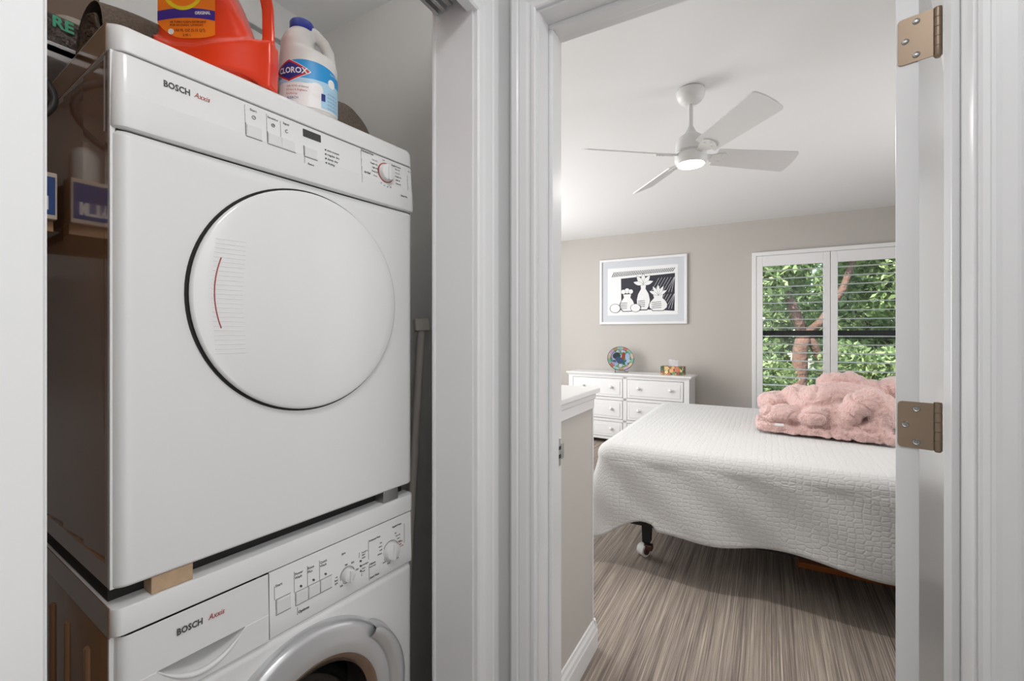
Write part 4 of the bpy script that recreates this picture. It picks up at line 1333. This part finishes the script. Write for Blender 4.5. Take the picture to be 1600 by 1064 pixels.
rimc = [(200, 180, 150), (120, 170, 150), (180, 110, 90), (150, 190, 180), (170, 150, 110), (190, 160, 190)]
rm = [mat('rim_glass', srgb(*c), .2) for c in rimc]
for i in range(14):
    bm = nb(); a0 = 2 * pi * i / 14 + .02; a1 = 2 * pi * (i + 1) / 14 - .02
    def rp(a, r, y): return plate_pt(r * cos(a), PR + r * .93 * sin(a), y)
    for s in range(4):
        b0 = a0 + (a1 - a0) * s / 4; b1 = a0 + (a1 - a0) * (s + 1) / 4
        q = [rp(b0, .119, -.006), rp(b1, .119, -.006), rp(b1, .148, -.012), rp(b0, .148, -.012)]
        bm.faces.new([bm.verts.new(v) for v in q])
    bmesh.ops.remove_doubles(bm, verts=bm.verts[:], dist=1e-5)
    bmesh.ops.solidify(bm, geom=bm.faces[:], thickness=.006)
    obj('rim_piece', bm, rm[i % 6], pl)
bm = nb()
tube(bm, [plate_pt(.150 * cos(2 * pi * k / 40), PR + .150 * .93 * sin(2 * pi * k / 40), -.008) for k in range(41)], .0035, 6)
tube(bm, [plate_pt(.1185 * cos(2 * pi * k / 40), PR + .1185 * .93 * sin(2 * pi * k / 40), -.006) for k in range(41)], .002, 6)
obj('rim_lead', bm, M['dark'], pl, True)
def pp_shape(name, pts, col, y=-.006):
    bm = nb(); bm.faces.new([bm.verts.new(plate_pt(p[0], PR + p[1], y)) for p in pts]); obj(name, bm, mat(name + '_colour', srgb(*col), .3), pl)
pp_shape('rooster_tail', ellipse(-.045, .035, .045, .035, rot=.6), (30, 52, 56))
pp_shape('rooster_body', ellipse(-.010, -.02, .052, .036, rot=-.5), (56, 76, 110), -.0065)
pp_shape('rooster_neck', [(.010, .0), (.018, .05), (.030, .078), (.050, .070), (.052, .03), (.040, -.01)], (150, 60, 36), -.007)
pp_shape('sky_glass', ellipse(.080, .02, .026, .045), (160, 186, 222), -.0062)
st = thing('plate_stand', 'thin black wire stand holding the rooster plate', 'stand', pc, radians(24))
bm = nb()
for s in (-1, 1):
    tube(bm, [(s * .07, -.035, .016), (s * .07, -.030, .004), (s * .07, .015, .004), (s * .055, .10, .004), (s * .055, .085, .15)], .003, 6)
tube(bm, [(-.07, .0, .004), (.07, .0, .004)], .003, 6)
obj('wire_frame', bm, M['dark'], st, True)

# tissue box
tb = thing('tissue_box', 'floral cardboard tissue box with a white tissue, on the dresser', 'tissue box', (-.905, 5.20, .8035), radians(-2.2))
M['floral'] = patterned('floral_card', [(70, 84, 50), (150, 96, 70), (60, 110, 76), (112, 70, 52), (214, 190, 130), (80, 60, 44), (180, 120, 96)], 42, .5)
obj('carton', bx(-.120, .120, -.060, .060, 0, .092, bev=.002), M['floral'], tb)
fc = [(214, 184, 130), (196, 120, 92), (226, 170, 120), (150, 90, 74), (230, 214, 150), (120, 150, 110)]
for i, (x, z, r) in enumerate(((-.055, .070, .026), (.055, .058, .030), (-.005, .044, .022), (-.105, .030, .017), (-.058, .030, .018), (.022, .020, .018), (.095, .046, .012), (-.025, .015, .011), (.010, .074, .014), (.062, .018, .018))):
    bm = nb(); n = 10
    bm.faces.new([bm.verts.new((x + r * (1 + .16 * cos(5 * t_)) * cos(t_), -.0608, min(.091, z + r * (1 + .16 * cos(5 * t_)) * sin(t_)))) for t_ in [2 * pi * k / 30 for k in range(30)]])
    fo = obj('printed_flower', bm, mat('flower_print', srgb(*fc[i % 6]), .5), tb)
bm = nb(); grid(bm, lambda u, v: (-.045 + .095 * u + .012 * v * (1 if u > .5 else -.6), -.012 + .03 * sin(3 * u + 2 * v) * (.4 + .6 * v), .090 + .062 * v + .012 * sin(5 * u + .5) * v + .018 * u * v), 14, 8)
bmesh.ops.solidify(bm, geom=bm.faces[:], thickness=.001)
obj('tissue', bm, M['tissue'], tb, True)

# ------------------------------------------------------------------ bed
BX0, BX1, BY0, BY1, BZ = -.865, 1.30, 2.43, 4.28, .645
bed = thing('bed', 'wide bed under the white quilt, on black legs with casters', 'bed', (0, 0, 0))
obj('box_spring', bx(BX0 + .06, BX1, BY0 + .06, BY1 - .06, .24, .42, bev=.03, seg=3), M['mat_board'], bed)
obj('mattress', bx(BX0 + .045, BX1, BY0 + .045, BY1 - .045, .42, .632, bev=.05, seg=4), M['print_paper'], bed)
bm = nb()
box(bm, BX0 + .08, BX1, BY0 + .10, BY0 + .13, .20, .24); box(bm, BX0 + .08, BX1, BY1 - .13, BY1 - .10, .20, .24); box(bm, BX0 + .08, BX0 + .11, BY0 + .1, BY1 - .1, .20, .24)
obj('bed_frame', bm, M['black'], bed)
for lx, ly in ((-.597, 2.62), (-.597, 4.08), (.95, 2.62), (.95, 4.08)):
    bm = nb(); prism(bm, [(-.026, -.026), (.026, -.026), (.026, .026), (-.026, .026)], lambda p: (lx + p[0], ly + p[1], .24), lambda p: (lx + p[0] * .85, ly + p[1] * .85, .085))
    prism(bm, [(-.022, -.022), (.022, -.022), (.022, .022), (-.022, .022)], lambda p: (lx + p[0], ly + p[1], .085), lambda p: (lx + p[0] * .3, ly + p[1] * .3, .058))
    lg = obj('leg', bm, M['black'], bed)
    d = Vector((.8, -.45, 0)).normalized(); c = Vector((lx - .012, ly - .012, .034))
    bm = nb(); cyl(bm, c - d * .028, c + d * .016, .033, .034, n=28)
    cs = obj('caster', bm, M['caster'], lg, 'auto')
    obj('caster_hub', cyl(nb(), c + d * .012, c + d * .022, .024, .020, n=20), M['caster_brown'], cs, 'auto')
    obj('caster_fork', bx(lx - .014, lx + .034, ly - .030, ly + .010, .040, .072, bev=.006), M['caster_brown'], cs)

# coverlet: perimeter sweep
def cover():
    bm = nb(); uvl = bm.loops.layers.uv.new('UVMap')
    per = []          # (x, y, nx, ny, arc)
    R = .11; s = 0
    x = BX1
    while x > BX0 + R: per.append((x, BY0, 0, -1)); x -= .03
    for k in range(13):
        a = -pi / 2 - (pi / 2) * k / 12; per.append((BX0 + R + R * cos(a), BY0 + R + R * sin(a), cos(a), sin(a)))
    y = BY0 + R + .03
    while y < BY1 - R: per.append((BX0, y, -1, 0)); y += .03
    for k in range(13):
        a = pi - (pi / 2) * k / 12; per.append((BX0 + R + R * cos(a), BY1 - R + R * sin(a), cos(a), sin(a)))
    x = BX0 + R + .03
    while x < BX1: per.append((x, BY1, 0, 1)); x += .03
    NV = 46; rows = []; uvs = []
    for i, (x, y, nx, ny) in enumerate(per):
        corner = math.exp(-(((x - BX0 - .02) / .11) ** 2 + ((y - BY0 - .03) / .11) ** 2))
        hem = .232 + .012 * sin(5.2 * x + 1.2) + .010 * sin(11 * x + .6) - .10 * corner
        if x < BX0 + .35 and y < BY0 + .2: hem += .040 * math.exp(-((x + .58) / .10) ** 2)
        col = []; cu = []
        # skirt, then shoulder, then across the top to the middle
        for j in range(NV + 1):
            t_ = j / NV
            if t_ < .5:
                q = t_ / .5; z = hem + (BZ - .075 - hem) * q
                fl = (1 - q)
                off = -.012 + .045 * fl * (.55 + .45 * sin(9 * x + 7 * y)) + .055 * corner * fl + .006 * sin(17 * x + 23 * z) + .024 * corner * fl * sin(34 * (x - y) + 1.0)
                p = (x + nx * off, y + ny * off, z); drop = (BZ - z) + .02
            elif t_ < .72:
                q = (t_ - .5) / .22; a = q * pi / 2
                off = -.012 - .075 * (1 - cos(a)); z = BZ - .075 + .075 * sin(a)
                p = (x + nx * off, y + ny * off, z); drop = (1 - q) * .12
            else:
                q = (t_ - .72) / .28
                p = (x - nx * (.087 + .006 * q), y - ny * (.087 + .006 * q), BZ + .0005 * q); drop = -(.087 + .006 * q)
            col.append(bm.verts.new(p)); cu.append((x + nx * drop, y + ny * drop))
        rows.append(col); uvs.append(cu)
    for i in range(len(rows) - 1):
        for j in range(NV):
            vs = (rows[i][j], rows[i + 1][j], rows[i + 1][j + 1], rows[i][j + 1])
            uu = (uvs[i][j], uvs[i + 1][j], uvs[i + 1][j + 1], uvs[i][j + 1])
            f_ = bm.faces.new(vs)
            for lp, u_ in zip(f_.loops, uu): lp[uvl].uv = u_
    ring = [r[-1] for r in rows]
    f_ = bm.faces.new(ring)
    for lp in f_.loops: lp[uvl].uv = (lp.vert.co.x, lp.vert.co.y)
    return bm


o = obj('coverlet', cover(), M['quilt'], None, True)
tag(o, 'white quilted coverlet hanging over the side of the bed', 'coverlet')
o.modifiers.new('thickness', 'SOLIDIFY').thickness = .006
o.modifiers['thickness'].offset = -1

bd = obj('loose_board', bx(0, 1.1, 0, .09, .001, .030, bev=.003), M['board']); bd.location = (.14, 2.885, 0)
tag(bd, 'orange brown wooden board lying on the carpet under the bed', 'board')

# ------------------------------------------------------------------ pink plush blanket and neighbours
def ico(bm, c, r, rot=None):
    res = bmesh.ops.create_icosphere(bm, subdivisions=3, radius=1)
    mt = Matrix.Translation(c) @ (rot or Matrix.Identity(4)) @ Matrix.Diagonal((*r, 1))
    bmesh.ops.transform(bm, matrix=mt, verts=res['verts'])


pb = thing('plush_blanket', 'crumpled pale pink plush blanket heaped on the bed', 'blanket', (.3, 3.3, .655))
off = Vector((.3, 3.3, .655))
bm = nb()
slab_o = [(-.055, 3.175), (.25, 3.14), (.60, 3.10), (.615, 3.18), (.62, 3.72), (-.02, 3.72), (-.07, 3.4)]
prism(bm, [(p[0] - off.x, p[1] - off.y) for p in slab_o], lambda p: (p[0], p[1], .004), lambda p: (p[0], p[1], .052))
def bl(x, y, z, rx, ry, rz, ax=0, ay=0, az=0):
    ico(bm, Vector((x, y, z)) - off, (rx, ry, rz), Matrix.Rotation(az, 4, 'Z') @ Matrix.Rotation(ay, 4, 'Y') @ Matrix.Rotation(ax, 4, 'X'))
bl(.08, 3.26, .76, .135, .095, .062, ay=.05)
bl(.05, 3.50, .80, .12, .14, .075)
bl(.26, 3.38, .835, .155, .17, .105, ay=-.35)
bl(.18, 3.5, .83, .12, .16, .09)
bl(.235, 3.21, .765, .095, .075, .062, ay=-.35)
bl(.34, 3.30, .78, .09, .13, .09)
bl(.33, 3.24, .715, .10, .07, .05)
for (x, z, r) in ((.365, .74, .060), (.405, .80, .066), (.45, .86, .075), (.50, .875, .080), (.545, .85, .080), (.555, .79, .075), (.52, .73, .062), (.45, .705, .055), (.39, .70, .050)):
    bl(x, 3.20, z, r, r * 1.25, r)
bl(.47, 3.30, .80, .10, .10, .08)
for k in range(7): bl(.34 + .055 * k, 3.62, .935 - .003 * k + .02 * sin(k), .068, .09, .062)
bl(.42, 3.5, .86, .22, .14, .09)
bl(.545, 3.22, .72, .05, .12, .075)
me = remesh(bm, .0050, 7)
nrm = [v.normal.copy() for v in me.vertices]
for v, n_ in zip(me.vertices, nrm):
    p = v.co
    n1 = noise.noise(Vector((p.x * 7, p.y * 5, p.z * 9 + 3)) + Vector((0, 0, .6 * p.x)))
    n2 = noise.noise(Vector((p.x * 9 + 7, p.y * 12, p.z * 11)))
    d_ = .012 * n2 - .010 * math.exp(-(n1 / .09) ** 2) + .006 * noise.noise(p * 26) + .0042 * noise.noise(p * 70) + .0030 * noise.noise(p * 150)
    v.co = p + n_ * d_
    if v.co.z < .002: v.co.z = .002
o = link_mesh('blanket_body', me, M['pink'], pb, True)
obj('care_tag', bx(-.265, -.218, -.155, -.1495, .050, .064), M['print_paper'], pb)
tag(obj('pastel_pillow', bx(.675, 1.10, 3.22, 3.62, .652, .80, bev=.05, seg=5), patterned('pastel_print', [(236, 214, 206), (214, 230, 220), (240, 190, 190), (238, 226, 214)], 16, .9), None, True), 'pastel pink and green patterned pillow right of the blanket', 'pillow')
tag(obj('white_pillow', bx(.66, 1.2, 3.66, 4.18, .656, .96, bev=.11, seg=6), M['pastel'], None, True), 'pale cream pillow behind the pink blanket', 'pillow')
